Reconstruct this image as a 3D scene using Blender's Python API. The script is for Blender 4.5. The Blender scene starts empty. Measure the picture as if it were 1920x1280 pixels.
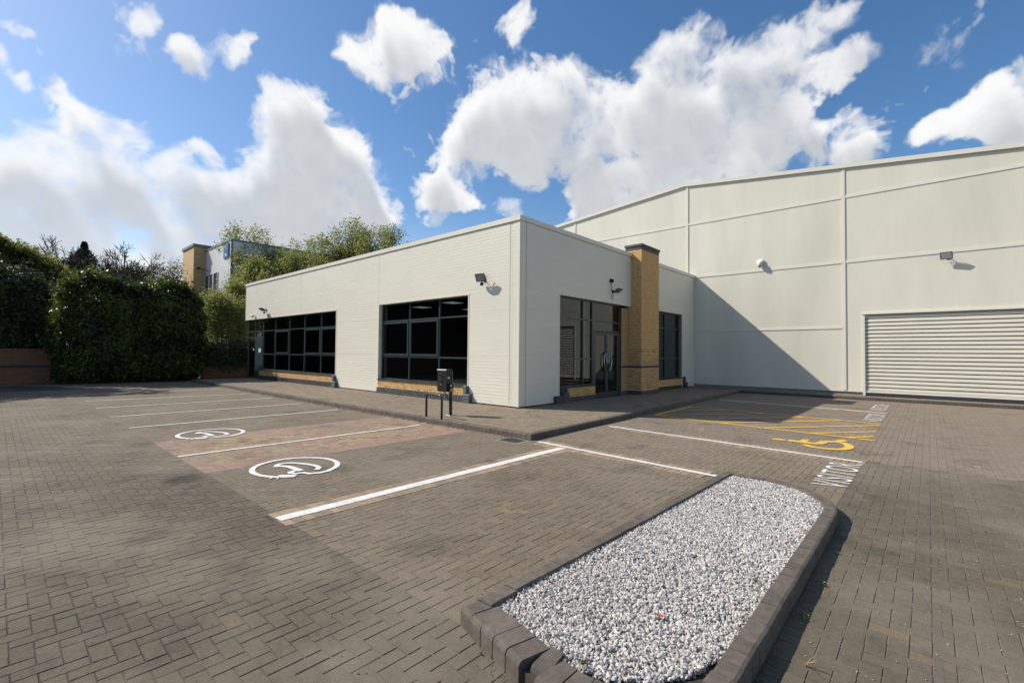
import bpy, math, random
import numpy as np
from mathutils import Matrix, Vector
random.seed(7)
rng = np.random.default_rng(7)
scn = bpy.context.scene
COL = scn.collection

# ------------------------------------------------------------------ camera
cam = bpy.data.cameras.new("camera")
camo = bpy.data.objects.new("camera", cam)
COL.objects.link(camo)
cam.sensor_width = 36.0
cam.lens = 16.342
cam.clip_start = 0.05
cam.clip_end = 3000
CR = Matrix(((0.7447132, 0.0100757, 0.6673086), (0.6673208, -0.0250733, -0.7443483), (0.0092318, 0.9996348, -0.0253961)))
camo.matrix_world = Matrix.Translation((0, 0, 1.7)) @ CR.to_4x4()
scn.camera = camo

# ------------------------------------------------------------------ exposure
scn.view_settings.view_transform = 'Standard'
scn.view_settings.look = 'None'
scn.view_settings.exposure = 0.22
scn.view_settings.gamma = 1.0
scn.view_settings.use_curve_mapping = False
try:
    scn.cycles.max_bounces = 8
    scn.cycles.transparent_max_bounces = 12
    scn.cycles.use_denoising = True
except Exception:
    pass

# ------------------------------------------------------------------ sun
LIGHT_DIR = Vector((1.04, 0.56, -1.0)).normalized()
SUN_EL = math.asin(-LIGHT_DIR.z)
SUN_ROT = math.atan2(-LIGHT_DIR.x, -LIGHT_DIR.y)
sl = bpy.data.lights.new("sun", 'SUN')
sl.energy = 5.0
sl.angle = math.radians(0.53)
sl.color = (1.0, 0.94, 0.845)
so = bpy.data.objects.new("sun", sl)
COL.objects.link(so)
so.rotation_euler = LIGHT_DIR.to_track_quat('-Z', 'Y').to_euler()
so.location = (-30, -16, 30)

# ------------------------------------------------------------------ sky
world = bpy.data.worlds.new("World")
scn.world = world
world.use_nodes = True
wt = world.node_tree
wt.nodes.clear()


def nd(t, typ, **kw):
    n = t.nodes.new(typ)
    for k, v in kw.items():
        if k == 'inp':
            for i, x in v.items():
                n.inputs[i].default_value = x
        else:
            setattr(n, k, v)
    return n


# patches of cumulus: direction x, y, z and angular radius
CLOUDS = [(-0.969, 0.016, 0.247, 0.054), (-0.958, 0.058, 0.28, 0.042), (-0.939, 0.087, 0.333, 0.029), (-0.932, 0.077, 0.355, 0.018), (-0.924, 0.063, 0.378, 0.013), (-0.931, 0.107, 0.35, 0.015), (-0.949, 0.113, 0.295, 0.043), (-0.933, 0.126, 0.337, 0.016), (-0.964, 0.114, 0.24, 0.07), (-0.983, 0.028, 0.183, 0.066), (-0.955, 0.18, 0.237, 0.064), (-0.943, 0.239, 0.23, 0.064), (-0.97, 0.163, 0.182, 0.055), (-0.924, 0.269, 0.271, 0.043), (-0.902, 0.309, 0.301, 0.052), (-0.843, 0.353, 0.406, 0.053), (-0.841, 0.329, 0.429, 0.026), (-0.817, 0.374, 0.439, 0.031), (-0.843, 0.393, 0.366, 0.072), (-0.877, 0.355, 0.323, 0.078), (-0.818, 0.444, 0.365, 0.042), (-0.839, 0.457, 0.296, 0.071), (-0.873, 0.415, 0.256, 0.088), (-0.921, 0.318, 0.224, 0.078), (-0.81, 0.522, 0.266, 0.027), (-0.912, 0.232, 0.339, 0.016), (-0.927, 0.202, 0.317, 0.018), (-0.918, 0.215, 0.333, 0.01), (-0.992, 0.035, 0.122, 0.054), (-0.985, 0.106, 0.14, 0.044), (-0.963, 0.214, 0.163, 0.058), (-0.937, 0.297, 0.183, 0.045), (-0.732, 0.429, 0.529, 0.041), (-0.701, 0.468, 0.538, 0.051), (-0.667, 0.507, 0.546, 0.051), (-0.64, 0.533, 0.554, 0.025), (-0.675, 0.466, 0.573, 0.029), (-0.678, 0.441, 0.588, 0.02), (-0.647, 0.502, 0.574, 0.021), (-0.744, 0.399, 0.536, 0.022), (-0.853, 0.13, 0.505, 0.02), (-0.856, 0.145, 0.497, 0.011), (-0.861, 0.194, 0.471, 0.018), (-0.863, 0.213, 0.459, 0.018), (-0.858, 0.186, 0.478, 0.01), (-0.836, 0.25, 0.488, 0.018), (-0.837, 0.268, 0.477, 0.014), (-0.822, 0.275, 0.499, 0.009), (-0.537, 0.598, 0.595, 0.024), (-0.526, 0.621, 0.581, 0.016), (-0.541, 0.625, 0.562, 0.014), (-0.926, 0.027, 0.376, 0.009), (-0.92, 0.0, 0.393, 0.011), (-0.697, 0.606, 0.384, 0.041), (-0.659, 0.62, 0.425, 0.05), (-0.611, 0.644, 0.461, 0.076), (-0.554, 0.68, 0.481, 0.063), (-0.615, 0.681, 0.396, 0.059), (-0.492, 0.706, 0.51, 0.028), (-0.502, 0.739, 0.45, 0.076), (-0.428, 0.792, 0.436, 0.065), (-0.355, 0.816, 0.456, 0.071), (-0.284, 0.834, 0.472, 0.076), (-0.345, 0.783, 0.517, 0.038), (-0.301, 0.778, 0.551, 0.03), (-0.344, 0.77, 0.538, 0.02), (-0.211, 0.852, 0.48, 0.054), (-0.149, 0.854, 0.499, 0.038), (-0.098, 0.853, 0.512, 0.024), (-0.08, 0.854, 0.514, 0.013), (-0.218, 0.877, 0.428, 0.047), (-0.132, 0.88, 0.456, 0.02), (-0.108, 0.89, 0.443, 0.02), (-0.088, 0.883, 0.461, 0.019), (-0.069, 0.88, 0.469, 0.01), (-0.157, 0.893, 0.422, 0.021), (-0.498, 0.771, 0.398, 0.058), (-0.386, 0.827, 0.408, 0.054), (-0.602, 0.707, 0.37, 0.038), (-0.53, 0.792, 0.303, 0.047), (-0.484, 0.808, 0.336, 0.048), (-0.418, 0.838, 0.35, 0.048), (-0.359, 0.862, 0.357, 0.048), (-0.291, 0.882, 0.371, 0.048), (-0.223, 0.897, 0.381, 0.047), (-0.163, 0.908, 0.385, 0.038), (-0.14, 0.927, 0.347, 0.028), (-0.426, 0.854, 0.297, 0.062), (-0.332, 0.887, 0.322, 0.058), (-0.243, 0.906, 0.345, 0.045), (-0.741, 0.588, 0.324, 0.033), (-0.735, 0.607, 0.301, 0.04), (-0.711, 0.633, 0.307, 0.036), (-0.699, 0.652, 0.293, 0.017), (-0.731, 0.586, 0.349, 0.017), (-0.654, 0.701, 0.284, 0.022), (0.026, 0.941, 0.337, 0.019), (0.046, 0.937, 0.345, 0.022), (0.07, 0.933, 0.354, 0.028), (0.093, 0.926, 0.366, 0.029), (0.091, 0.944, 0.317, 0.017), (0.002, 0.944, 0.329, 0.015), (-0.009, 0.946, 0.325, 0.011), (-0.087, 0.92, 0.382, 0.015), (-0.078, 0.936, 0.342, 0.018), (-0.062, 0.943, 0.326, 0.015), (-0.089, 0.94, 0.329, 0.014), (0.104, 0.943, 0.317, 0.021), (0.065, 0.937, 0.342, 0.019)]
CARVE = [(-0.581, 0.751, 0.312, 0.028), (-0.469, 0.804, 0.365, 0.022), (-0.428, 0.824, 0.371, 0.014), (-0.28, 0.821, 0.498, 0.01), (-0.977, 0.127, 0.172, 0.02), (-0.972, 0.142, 0.188, 0.017), (-0.114, 0.909, 0.401, 0.016), (-0.922, 0.171, 0.346, 0.017), (-0.902, 0.274, 0.334, 0.02)]
WISPS = [(0.032, 0.898, 0.438, 0.026), (0.004, 0.881, 0.473, 0.022), (-0.02, 0.893, 0.45, 0.016), (0.058, 0.887, 0.458, 0.018), (-0.873, 0.127, 0.471, 0.027), (-0.054, 0.933, 0.355, 0.019), (-0.728, 0.493, 0.476, 0.019), (-0.033, 0.916, 0.4, 0.014), (-0.906, 0.01, 0.424, 0.024), (-0.116, 0.919, 0.378, 0.02)]
FWD = (-0.667, 0.744, 0.025)

def vnoise(P, seed):
    """smooth value noise at float32 points P (..., 3)"""
    r_ = np.random.default_rng(seed)
    N_ = 64
    T_ = r_.random((N_, N_, N_), dtype=np.float32)
    I = np.floor(P).astype(np.int32)
    f = (P - I).astype(np.float32)
    f = f * f * (3 - 2 * f)
    I &= N_ - 1
    J = (I + 1) & (N_ - 1)
    x0, y0, z0 = I[..., 0], I[..., 1], I[..., 2]
    x1, y1, z1 = J[..., 0], J[..., 1], J[..., 2]
    fx, fy, fz = f[..., 0], f[..., 1], f[..., 2]
    a = T_[x0, y0, z0] * (1 - fx) + T_[x1, y0, z0] * fx
    b = T_[x0, y1, z0] * (1 - fx) + T_[x1, y1, z0] * fx
    c = T_[x0, y0, z1] * (1 - fx) + T_[x1, y0, z1] * fx
    d = T_[x0, y1, z1] * (1 - fx) + T_[x1, y1, z1] * fx
    return (a * (1 - fy) + b * fy) * (1 - fz) + (c * (1 - fy) + d * fy) * fz


def fbm(P, scale, octaves, seed, gain=0.5, billow=False):
    s, amp, tot = 0, 1.0, 0.0
    for o in range(octaves):
        n = vnoise(P * (scale * 2.03 ** o) + 7.3 * o + 11, seed + o)
        if billow:
            n = 1 - np.abs(2 * n - 1)
        s = s + n * amp
        tot += amp
        amp *= gain
    return s / tot


def sstep(x, a, b):
    t_ = np.clip((x - a) / (b - a), 0, 1)
    return t_ * t_ * (3 - 2 * t_)


def cloud_map(W, H, el_lo=-0.08):
    """equirectangular cloud cover and shade (rows from el_lo upward)"""
    r0 = int((el_lo / math.pi + 0.5) * H)
    el = ((np.arange(r0, H) + 0.5) / H - 0.5) * math.pi
    az = (0.5 - (np.arange(W) + 0.5) / W) * 2 * math.pi
    ce, se = np.cos(el)[:, None], np.sin(el)[:, None]
    D_ = np.empty((len(el), W, 3), np.float32)
    D_[..., 0] = ce * np.cos(az)[None]
    D_[..., 1] = ce * np.sin(az)[None]
    D_[..., 2] = se
    # domain warp
    n1 = fbm(D_, 11.0, 4, 100)
    n2 = fbm(D_, 11.0, 4, 200)
    n3 = fbm(D_, 11.0, 4, 300)
    Wd = D_ + 0.085 * (np.stack([n1, n2, n3], -1) - 0.5)
    del n1, n2, n3
    Wd /= np.linalg.norm(Wd, axis=-1, keepdims=True)
    F = np.zeros(Wd.shape[:2], np.float32)
    Q = np.zeros_like(F)
    for kind, lst in ((1, CLOUDS), (-1, CARVE), (0, WISPS)):
        for (x, y, z, r) in lst:
            L = math.sqrt(x * x + y * y + z * z)
            e0, a0 = math.asin(z / L), math.atan2(y, x)
            R = 1.42 * r + 0.010
            m = R + 0.05
            ra, rb = np.searchsorted(el, [e0 - m, e0 + m])
            ca = int((0.5 - (a0 + m / math.cos(e0)) / (2 * math.pi)) * W)
            cb = int((0.5 - (a0 - m / math.cos(e0)) / (2 * math.pi)) * W) + 1
            cols = np.arange(ca, cb) % W
            sub = Wd[ra:rb][:, cols]
            dd = sub[..., 0] * (x / L) + sub[..., 1] * (y / L) + sub[..., 2] * (z / L)
            g = np.clip(1 - 2 * (1 - dd) / R ** 2, 0, 1) ** 2
            if kind > 0:
                F[ra:rb, cols] += g * min(1.0, 0.60 + 7.0 * r)
            elif kind < 0:
                Q[ra:rb, cols] += g * 0.50
            else:
                F[ra:rb, cols] += g * 0.30
    F = np.minimum(F, 1.0 + 0.10 * F) - Q
    # the rest of the sky, outside the patches above
    fw = D_ @ np.array(FWD, np.float32)
    G = sstep(fbm(D_, 3.1, 3, 50), 0.50, 0.72) * 1.3
    F = np.maximum(F, G * sstep(-fw, -0.50, -0.30))
    fb = fbm(D_, 16.0, 7, 400, 0.56)
    bl = fbm(Wd, 22.0, 4, 500, 0.5, True)
    wl = fbm(D_, 5.0, 2, 600)
    fh = fbm(Wd, 60.0, 4, 700, 0.6)
    N = (fb - 0.5) * 2.1 + (bl - 0.55) * 0.60 + (fh - 0.5) * 0.8
    N = N + (fh - 0.5) * 1.3 * (1 - sstep(F, 0.45, 1.0))
    den = F + N * np.clip(0.45 + F, 0, 1) - 0.40
    soft = 0.22 + 0.75 * sstep(wl, 0.40, 0.62)
    soft = soft + 0.45 * (1 - sstep(F, 0.35, 0.85))
    alpha = 1 - np.exp(-np.clip(den, 0, None) * (2.5 / (0.22 + soft)))
    # thin shreds around the heaps
    wz = fbm(Wd, 34.0, 5, 800, 0.62)
    alpha = np.maximum(alpha, 0.55 * sstep(wz + 0.55 * np.clip(F, 0, 0.7), 0.62, 1.05) * sstep(F, 0.02, 0.25))
    # how much cloud lies between each point and the sun (above and a little to the left)
    Hh = np.clip(F + (fbm(D_, 16.0, 3, 400, 0.56) - 0.5) * 2.2 + (bl - 0.55) * 0.3 - 0.40, 0, 1.1)
    S_, w_ = np.zeros_like(Hh), 0.0
    px = H / math.pi
    for k in range(1, 8):
        up = int(0.011 * k * px)
        sh_ = np.zeros_like(Hh)
        sh_[:-up] = Hh[up:]
        sh_ = np.roll(sh_, int(0.004 * k * px), 1)
        wk = 1.0 / (1 + 0.12 * k)
        S_ += sh_ * wk
        w_ += wk
    S_ /= w_
    shade = sstep(S_ * 0.95 + Hh * 0.12, 0.14, 0.86)
    shade = np.clip(shade * (0.85 + 0.6 * (fb - 0.5)) + (0.5 - fb) * 0.5 + (0.55 - bl) * 0.22, 0, 1)
    return r0, alpha, shade


CW, CH = 4096, 2048
_r0, _A, _S = cloud_map(CW, CH)
_px = np.zeros((CH, CW, 4), np.float32)
_px[..., 3] = 1
_px[_r0:, :, 0] = _A
_px[_r0:, :, 1] = _S
cimg = bpy.data.images.new("cloud_cover", CW, CH, alpha=False, float_buffer=False)
cimg.colorspace_settings.name = 'Non-Color'
cimg.pixels.foreach_set(_px.ravel())
cimg.update()
cimg.pack()
del _px, _A, _S

SKY_STRENGTH = 0.122
tc = nd(wt, 'ShaderNodeTexCoord')
sky = nd(wt, 'ShaderNodeTexSky', sky_type='NISHITA', sun_disc=False, sun_elevation=SUN_EL, sun_rotation=SUN_ROT,
         air_density=1.0, dust_density=0.7, ozone_density=2.2, altitude=0)
env = nd(wt, 'ShaderNodeTexEnvironment', image=cimg, interpolation='Cubic')
wt.links.new(tc.outputs['Generated'], env.inputs['Vector'])
se = nd(wt, 'ShaderNodeSeparateColor')
wt.links.new(env.outputs['Color'], se.inputs[0])
cc = nd(wt, 'ShaderNodeMix', data_type='RGBA', inp={6: (6.9, 6.9, 6.9, 1), 7: (3.7, 3.9, 4.2, 1)})
wt.links.new(se.outputs['Green'], cc.inputs[0])
# pale haze low over the horizon
sx = nd(wt, 'ShaderNodeSeparateXYZ')
wt.links.new(tc.outputs['Generated'], sx.inputs[0])
hz = nd(wt, 'ShaderNodeMapRange', interpolation_type='SMOOTHSTEP', inp={'From Min': 0.04, 'From Max': 0.30, 'To Min': 0.55, 'To Max': 0.0})
wt.links.new(sx.outputs['Z'], hz.inputs['Value'])
hue = nd(wt, 'ShaderNodeHueSaturation', inp={'Saturation': 1.22, 'Value': 1.0})
wt.links.new(sky.outputs[0], hue.inputs['Color'])
mh = nd(wt, 'ShaderNodeMix', data_type='RGBA', inp={7: (5.6, 6.0, 6.6, 1)})
wt.links.new(hz.outputs[0], mh.inputs[0])
wt.links.new(hue.outputs[0], mh.inputs[6])
mixc = nd(wt, 'ShaderNodeMix', data_type='RGBA')
wt.links.new(se.outputs['Red'], mixc.inputs[0])
wt.links.new(mh.outputs[2], mixc.inputs[6])
wt.links.new(cc.outputs[2], mixc.inputs[7])
bg = nd(wt, 'ShaderNodeBackground', inp={'Strength': SKY_STRENGTH})
wt.links.new(mixc.outputs[2], bg.inputs['Color'])
wo = nd(wt, 'ShaderNodeOutputWorld')
wt.links.new(bg.outputs[0], wo.inputs['Surface'])


# ------------------------------------------------------------------ materials
def mat(name, color, rough=0.6, metal=0.0, spec=0.5, var=0.12, vscale=3.0, bump=0.0, bscale=40.0, coords='Object', var2=0.0, v2scale=0.35, rnd=0.0, attr=None, stretch=None):
    m = bpy.data.materials.new(name)
    m.use_nodes = True
    t = m.node_tree
    b = t.nodes['Principled BSDF']
    b.inputs['Roughness'].default_value = rough
    b.inputs['Metallic'].default_value = metal
    b.inputs['Specular IOR Level'].default_value = spec
    co = nd(t, 'ShaderNodeNewGeometry').outputs['Position']
    if stretch:
        mp = nd(t, 'ShaderNodeMapping', inp={'Scale': stretch})
        t.links.new(co, mp.inputs['Vector'])
        co = mp.outputs[0]
    n = nd(t, 'ShaderNodeTexNoise', inp={'Scale': vscale, 'Detail': 8.0, 'Roughness': 0.65})
    t.links.new(co, n.inputs['Vector'])
    mr = nd(t, 'ShaderNodeMapRange', inp={'From Min': 0.3, 'From Max': 0.7, 'To Min': 1 - var, 'To Max': 1 + var})
    t.links.new(n.outputs['Fac'], mr.inputs['Value'])
    val = mr.outputs[0]
    if var2:
        n2 = nd(t, 'ShaderNodeTexNoise', inp={'Scale': v2scale, 'Detail': 5.0, 'Roughness': 0.55})
        t.links.new(co, n2.inputs['Vector'])
        m2 = nd(t, 'ShaderNodeMapRange', inp={'From Min': 0.32, 'From Max': 0.68, 'To Min': 1 - var2, 'To Max': 1 + var2})
        t.links.new(n2.outputs['Fac'], m2.inputs['Value'])
        mm = nd(t, 'ShaderNodeMath', operation='MULTIPLY')
        t.links.new(val, mm.inputs[0]); t.links.new(m2.outputs[0], mm.inputs[1])
        val = mm.outputs[0]
    if rnd:
        oi = nd(t, 'ShaderNodeObjectInfo')
        m3 = nd(t, 'ShaderNodeMapRange', inp={'To Min': 1 - rnd, 'To Max': 1 + rnd})
        t.links.new(oi.outputs['Random'], m3.inputs['Value'])
        mm = nd(t, 'ShaderNodeMath', operation='MULTIPLY')
        t.links.new(val, mm.inputs[0]); t.links.new(m3.outputs[0], mm.inputs[1])
        val = mm.outputs[0]
    vs = nd(t, 'ShaderNodeVectorMath', operation='SCALE')
    if attr:
        at = nd(t, 'ShaderNodeAttribute', attribute_name=attr)
        t.links.new(at.outputs['Color'], vs.inputs[0])
    else:
        vs.inputs[0].default_value = color[:3]
    t.links.new(val, vs.inputs['Scale'])
    t.links.new(vs.outputs[0], b.inputs['Base Color'])
    if bump:
        nb = nd(t, 'ShaderNodeTexNoise', inp={'Scale': bscale, 'Detail': 6.0, 'Roughness': 0.6})
        t.links.new(co, nb.inputs['Vector'])
        bp = nd(t, 'ShaderNodeBump', inp={'Strength': 0.6, 'Distance': bump})
        t.links.new(nb.outputs['Fac'], bp.inputs['Height'])
        t.links.new(bp.outputs[0], b.inputs['Normal'])
    return m


def worn_paint(name, col, thr):
    m = mat(name, col, 0.7, var=0.10, vscale=10, bump=0.001, bscale=90, var2=0.08, v2scale=2.5)
    t = m.node_tree
    b = t.nodes['Principled BSDF']
    src = b.inputs['Base Color'].links[0].from_socket
    g = nd(t, 'ShaderNodeNewGeometry')
    n = nd(t, 'ShaderNodeTexNoise', inp={'Scale': 26.0, 'Detail': 9.0, 'Roughness': 0.75})
    t.links.new(g.outputs['Position'], n.inputs['Vector'])
    r = nd(t, 'ShaderNodeMapRange', interpolation_type='SMOOTHSTEP', inp={'From Min': thr - 0.07, 'From Max': thr + 0.05, 'To Min': 0.0, 'To Max': 0.8})
    t.links.new(n.outputs['Fac'], r.inputs['Value'])
    # the block joints show through: grid of 0.1 m
    sp = nd(t, 'ShaderNodeSeparateXYZ')
    t.links.new(g.outputs['Position'], sp.inputs[0])
    last = None
    for ax in ('X', 'Y'):
        md = nd(t, 'ShaderNodeMath', operation='PINGPONG', inp={1: 0.05})
        t.links.new(sp.outputs[ax], md.inputs[0])
        lt = nd(t, 'ShaderNodeMapRange', inp={'From Min': 0.0015, 'From Max': 0.0045, 'To Min': 0.40, 'To Max': 0.0})
        t.links.new(md.outputs[0], lt.inputs['Value'])
        if last is not None:
            mm = nd(t, 'ShaderNodeMath', operation='MAXIMUM')
            t.links.new(last.outputs[0], mm.inputs[0]); t.links.new(lt.outputs[0], mm.inputs[1])
            last = mm
        else:
            last = lt
    n2 = nd(t, 'ShaderNodeTexNoise', inp={'Scale': 5.0, 'Detail': 3.0})
    t.links.new(g.outputs['Position'], n2.inputs['Vector'])
    ml = nd(t, 'ShaderNodeMath', operation='MULTIPLY')
    t.links.new(last.outputs[0], ml.inputs[0]); t.links.new(n2.outputs['Fac'], ml.inputs[1])
    mx2 = nd(t, 'ShaderNodeMath', operation='MAXIMUM')
    t.links.new(r.outputs[0], mx2.inputs[0]); t.links.new(ml.outputs[0], mx2.inputs[1])
    mc = nd(t, 'ShaderNodeMix', data_type='RGBA', inp={7: (0.16, 0.13, 0.10, 1)})
    t.links.new(mx2.outputs[0], mc.inputs[0]); t.links.new(src, mc.inputs[6])
    t.links.new(mc.outputs[2], b.inputs['Base Color'])
    return m


CREAM = (0.70, 0.67, 0.56)
M_clad = mat('cream_cladding', CREAM, 0.42, var=0.03, vscale=1.5, bump=0.004, bscale=1.3, var2=0.03, v2scale=0.4, stretch=(0.35, 0.35, 1.6))
M_wclad = mat('warehouse_cladding', (0.66, 0.63, 0.515), 0.45, var=0.035, vscale=0.9, bump=0.014, bscale=0.8, var2=0.07, v2scale=0.45, stretch=(1.0, 1.0, 0.22))
M_trim = mat('cream_trim', (0.69, 0.66, 0.56), 0.4, var=0.03, vscale=2)
M_shutter = mat('shutter_paint', (0.60, 0.565, 0.465), 0.45, var=0.05, vscale=0.8, stretch=(0.6, 1, 2))
M_frame = mat('grey_green_frame', (0.030, 0.047, 0.049), 0.35, var=0.06)
M_black = mat('black_paint', (0.018, 0.018, 0.020), 0.35, var=0.1)
M_blackrough = mat('black_plastic', (0.012, 0.012, 0.013), 0.55, var=0.1)
M_steel = mat('brushed_steel', (0.45, 0.46, 0.47), 0.3, metal=1.0, var=0.05)
M_white = mat('white_plastic', (0.75, 0.75, 0.73), 0.4, var=0.03)
M_lens = mat('lamp_glass', (0.25, 0.27, 0.30), 0.12, spec=0.8, var=0.02)
M_galv = mat('flashing_lead', (0.28, 0.30, 0.32), 0.55, var=0.1)
M_plinth = mat('dark_plinth', (0.035, 0.034, 0.034), 0.8, var=0.2)
M_buff = mat('buff_brick', (0.56, 0.345, 0.145), 0.85, var=0.24, vscale=9, bump=0.002, bscale=160, rnd=0.20)
M_blue = mat('blue_brick', (0.060, 0.052, 0.062), 0.6, var=0.2, vscale=18, bump=0.0015, bscale=150, rnd=0.3)
M_bluegrey = mat('blue_brick_step', (0.085, 0.087, 0.09), 0.6, var=0.2, vscale=18, bump=0.0015, bscale=150, rnd=0.15)
M_mortar = mat('mortar', (0.11, 0.078, 0.047), 0.95, var=0.15, vscale=30, bump=0.001, bscale=200)  # tone darkened to stand for the shade in the brick joints
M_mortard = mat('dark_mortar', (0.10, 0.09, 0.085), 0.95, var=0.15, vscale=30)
M_int = mat('interior_plaster', (0.26, 0.26, 0.24), 0.9, var=0.03)
M_carpet = mat('carpet', (0.03, 0.032, 0.035), 0.95, var=0.1)
M_ceil = mat('ceiling_tile', (0.30, 0.30, 0.29), 0.9, var=0.03)
M_paintw = worn_paint('white_road_paint', (0.66, 0.65, 0.61), 0.62)
M_painty = worn_paint('yellow_road_paint', (0.70, 0.44, 0.055), 0.60)
M_kerb = mat('kerb_concrete', (0.108, 0.089, 0.071), 0.9, var=0.30, vscale=16, bump=0.003, bscale=110, rnd=0.12, var2=0.2, v2scale=3)
M_kerbj = mat('kerb_bedding', (0.045, 0.040, 0.034), 0.95, var=0.2, vscale=20)
M_sand = mat('joint_sand', (0.036, 0.030, 0.021), 0.95, var=0.3, vscale=9, bump=0.002, bscale=150, var2=0.25, v2scale=1.2)
def silt(m, bay=True):
    t = m.node_tree
    b = t.nodes['Principled BSDF']
    src = b.inputs['Base Color'].links[0].from_socket
    g = nd(t, 'ShaderNodeNewGeometry')
    n = nd(t, 'ShaderNodeTexNoise', inp={'Scale': 0.42, 'Detail': 7.0, 'Roughness': 0.62})
    t.links.new(g.outputs['Position'], n.inputs['Vector'])
    r = nd(t, 'ShaderNodeMapRange', interpolation_type='SMOOTHSTEP', inp={'From Min': 0.46, 'From Max': 0.62, 'To Min': 0.0, 'To Max': 0.9})
    t.links.new(n.outputs['Fac'], r.inputs['Value'])
    fac = r.outputs[0]
    sp = nd(t, 'ShaderNodeSeparateXYZ')
    t.links.new(g.outputs['Position'], sp.inputs[0])
    # the bays and the far end of the yard are silted up
    yy = nd(t, 'ShaderNodeMapRange', interpolation_type='SMOOTHSTEP', inp={'From Min': 1.4, 'From Max': 3.6, 'To Min': 0.0, 'To Max': 0.85})
    t.links.new(sp.outputs['Y'], yy.inputs['Value'])
    ad_ = nd(t, 'ShaderNodeMath', operation='ADD', use_clamp=True)
    t.links.new(fac, ad_.inputs[0]); t.links.new(yy.outputs[0], ad_.inputs[1])
    mc = nd(t, 'ShaderNodeMix', data_type='RGBA', inp={7: (0.155, 0.127, 0.093, 1)})
    t.links.new(ad_.outputs[0], mc.inputs[0]); t.links.new(src, mc.inputs[6])
    t.links.new(mc.outputs[2], b.inputs['Base Color'])


silt(M_sand)
M_bark = mat('bark', (0.085, 0.062, 0.045), 0.9, var=0.25, vscale=8, bump=0.01, bscale=30)
M_soil = mat('soil', (0.045, 0.038, 0.026), 0.95, var=0.3, vscale=2)
M_b2 = mat('silver_cladding', (0.62, 0.62, 0.60), 0.4, var=0.03, vscale=1)
M_b2d = mat('grey_trim', (0.16, 0.17, 0.19), 0.5, var=0.05)
M_blue2 = mat('blue_sign', (0.045, 0.14, 0.30), 0.4, var=0.03)
M_tower = mat('ochre_brickwork', (0.50, 0.34, 0.16), 0.85, var=0.1, vscale=6, bump=0.002, bscale=60)


def paver_material():
    m = mat('block_paving', (1, 1, 1), 0.88, var=0.22, vscale=30, bump=0.0034, bscale=170, attr='tint')
    t = m.node_tree
    b = t.nodes['Principled BSDF']
    src = b.inputs['Base Color'].links[0].from_socket
    geo = nd(t, 'ShaderNodeNewGeometry')
    # dusty pale patches and darker oily ones
    n1 = nd(t, 'ShaderNodeTexNoise', inp={'Scale': 0.42, 'Detail': 7.0, 'Roughness': 0.62})
    t.links.new(geo.outputs['Position'], n1.inputs['Vector'])
    r1 = nd(t, 'ShaderNodeMapRange', interpolation_type='SMOOTHSTEP', inp={'From Min': 0.44, 'From Max': 0.68, 'To Min': 0.0, 'To Max': 0.72})
    t.links.new(n1.outputs['Fac'], r1.inputs['Value'])
    x1 = nd(t, 'ShaderNodeMix', data_type='RGBA', inp={7: (0.205, 0.170, 0.130, 1)})
    t.links.new(r1.outputs[0], x1.inputs[0]); t.links.new(src, x1.inputs[6])
    n2 = nd(t, 'ShaderNodeTexNoise', inp={'Scale': 1.3, 'Detail': 8.0, 'Roughness': 0.68})
    t.links.new(geo.outputs['Position'], n2.inputs['Vector'])
    r2 = nd(t, 'ShaderNodeMapRange', interpolation_type='SMOOTHSTEP', inp={'From Min': 0.50, 'From Max': 0.72, 'To Min': 1.0, 'To Max': 0.66})
    t.links.new(n2.outputs['Fac'], r2.inputs['Value'])
    s2 = nd(t, 'ShaderNodeVectorMath', operation='SCALE')
    t.links.new(x1.outputs[2], s2.inputs[0]); t.links.new(r2.outputs[0], s2.inputs['Scale'])
    # one oil stain at the mouth of the charging bays
    dv = nd(t, 'ShaderNodeVectorMath', operation='SUBTRACT', inp={1: (-7.35, 1.72, 0.0)})
    t.links.new(geo.outputs['Position'], dv.inputs[0])
    dsc = nd(t, 'ShaderNodeVectorMath', operation='MULTIPLY', inp={1: (2.6, 2.9, 0.0)})
    t.links.new(dv.outputs[0], dsc.inputs[0])
    dl = nd(t, 'ShaderNodeVectorMath', operation='LENGTH')
    t.links.new(dsc.outputs[0], dl.inputs[0])
    dn = nd(t, 'ShaderNodeMath', operation='MULTIPLY_ADD', inp={1: 1.6, 2: -0.8})
    t.links.new(n2.outputs['Fac'], dn.inputs[0])
    da = nd(t, 'ShaderNodeMath', operation='ADD')
    t.links.new(dl.outputs['Value'], da.inputs[0]); t.links.new(dn.outputs[0], da.inputs[1])
    dr_ = nd(t, 'ShaderNodeMapRange', interpolation_type='SMOOTHSTEP', inp={'From Min': 0.25, 'From Max': 0.95, 'To Min': 0.42, 'To Max': 1.0})
    t.links.new(da.outputs[0], dr_.inputs['Value'])
    s2b = nd(t, 'ShaderNodeVectorMath', operation='SCALE')
    t.links.new(s2.outputs[0], s2b.inputs[0]); t.links.new(dr_.outputs[0], s2b.inputs['Scale'])
    s2 = s2b
    # fine aggregate: pale and dark grains
    v = nd(t, 'ShaderNodeTexNoise', inp={'Scale': 210.0, 'Detail': 4.0, 'Roughness': 0.7})
    t.links.new(geo.outputs['Position'], v.inputs['Vector'])
    r3 = nd(t, 'ShaderNodeMapRange', inp={'From Min': 0.25, 'From Max': 0.75, 'To Min': 0.45, 'To Max': 1.58})
    t.links.new(v.outputs['Fac'], r3.inputs['Value'])
    s3 = nd(t, 'ShaderNodeVectorMath', operation='SCALE')
    t.links.new(s2.outputs[0], s3.inputs[0]); t.links.new(r3.outputs[0], s3.inputs['Scale'])
    t.links.new(s3.outputs[0], b.inputs['Base Color'])
    return m


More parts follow.
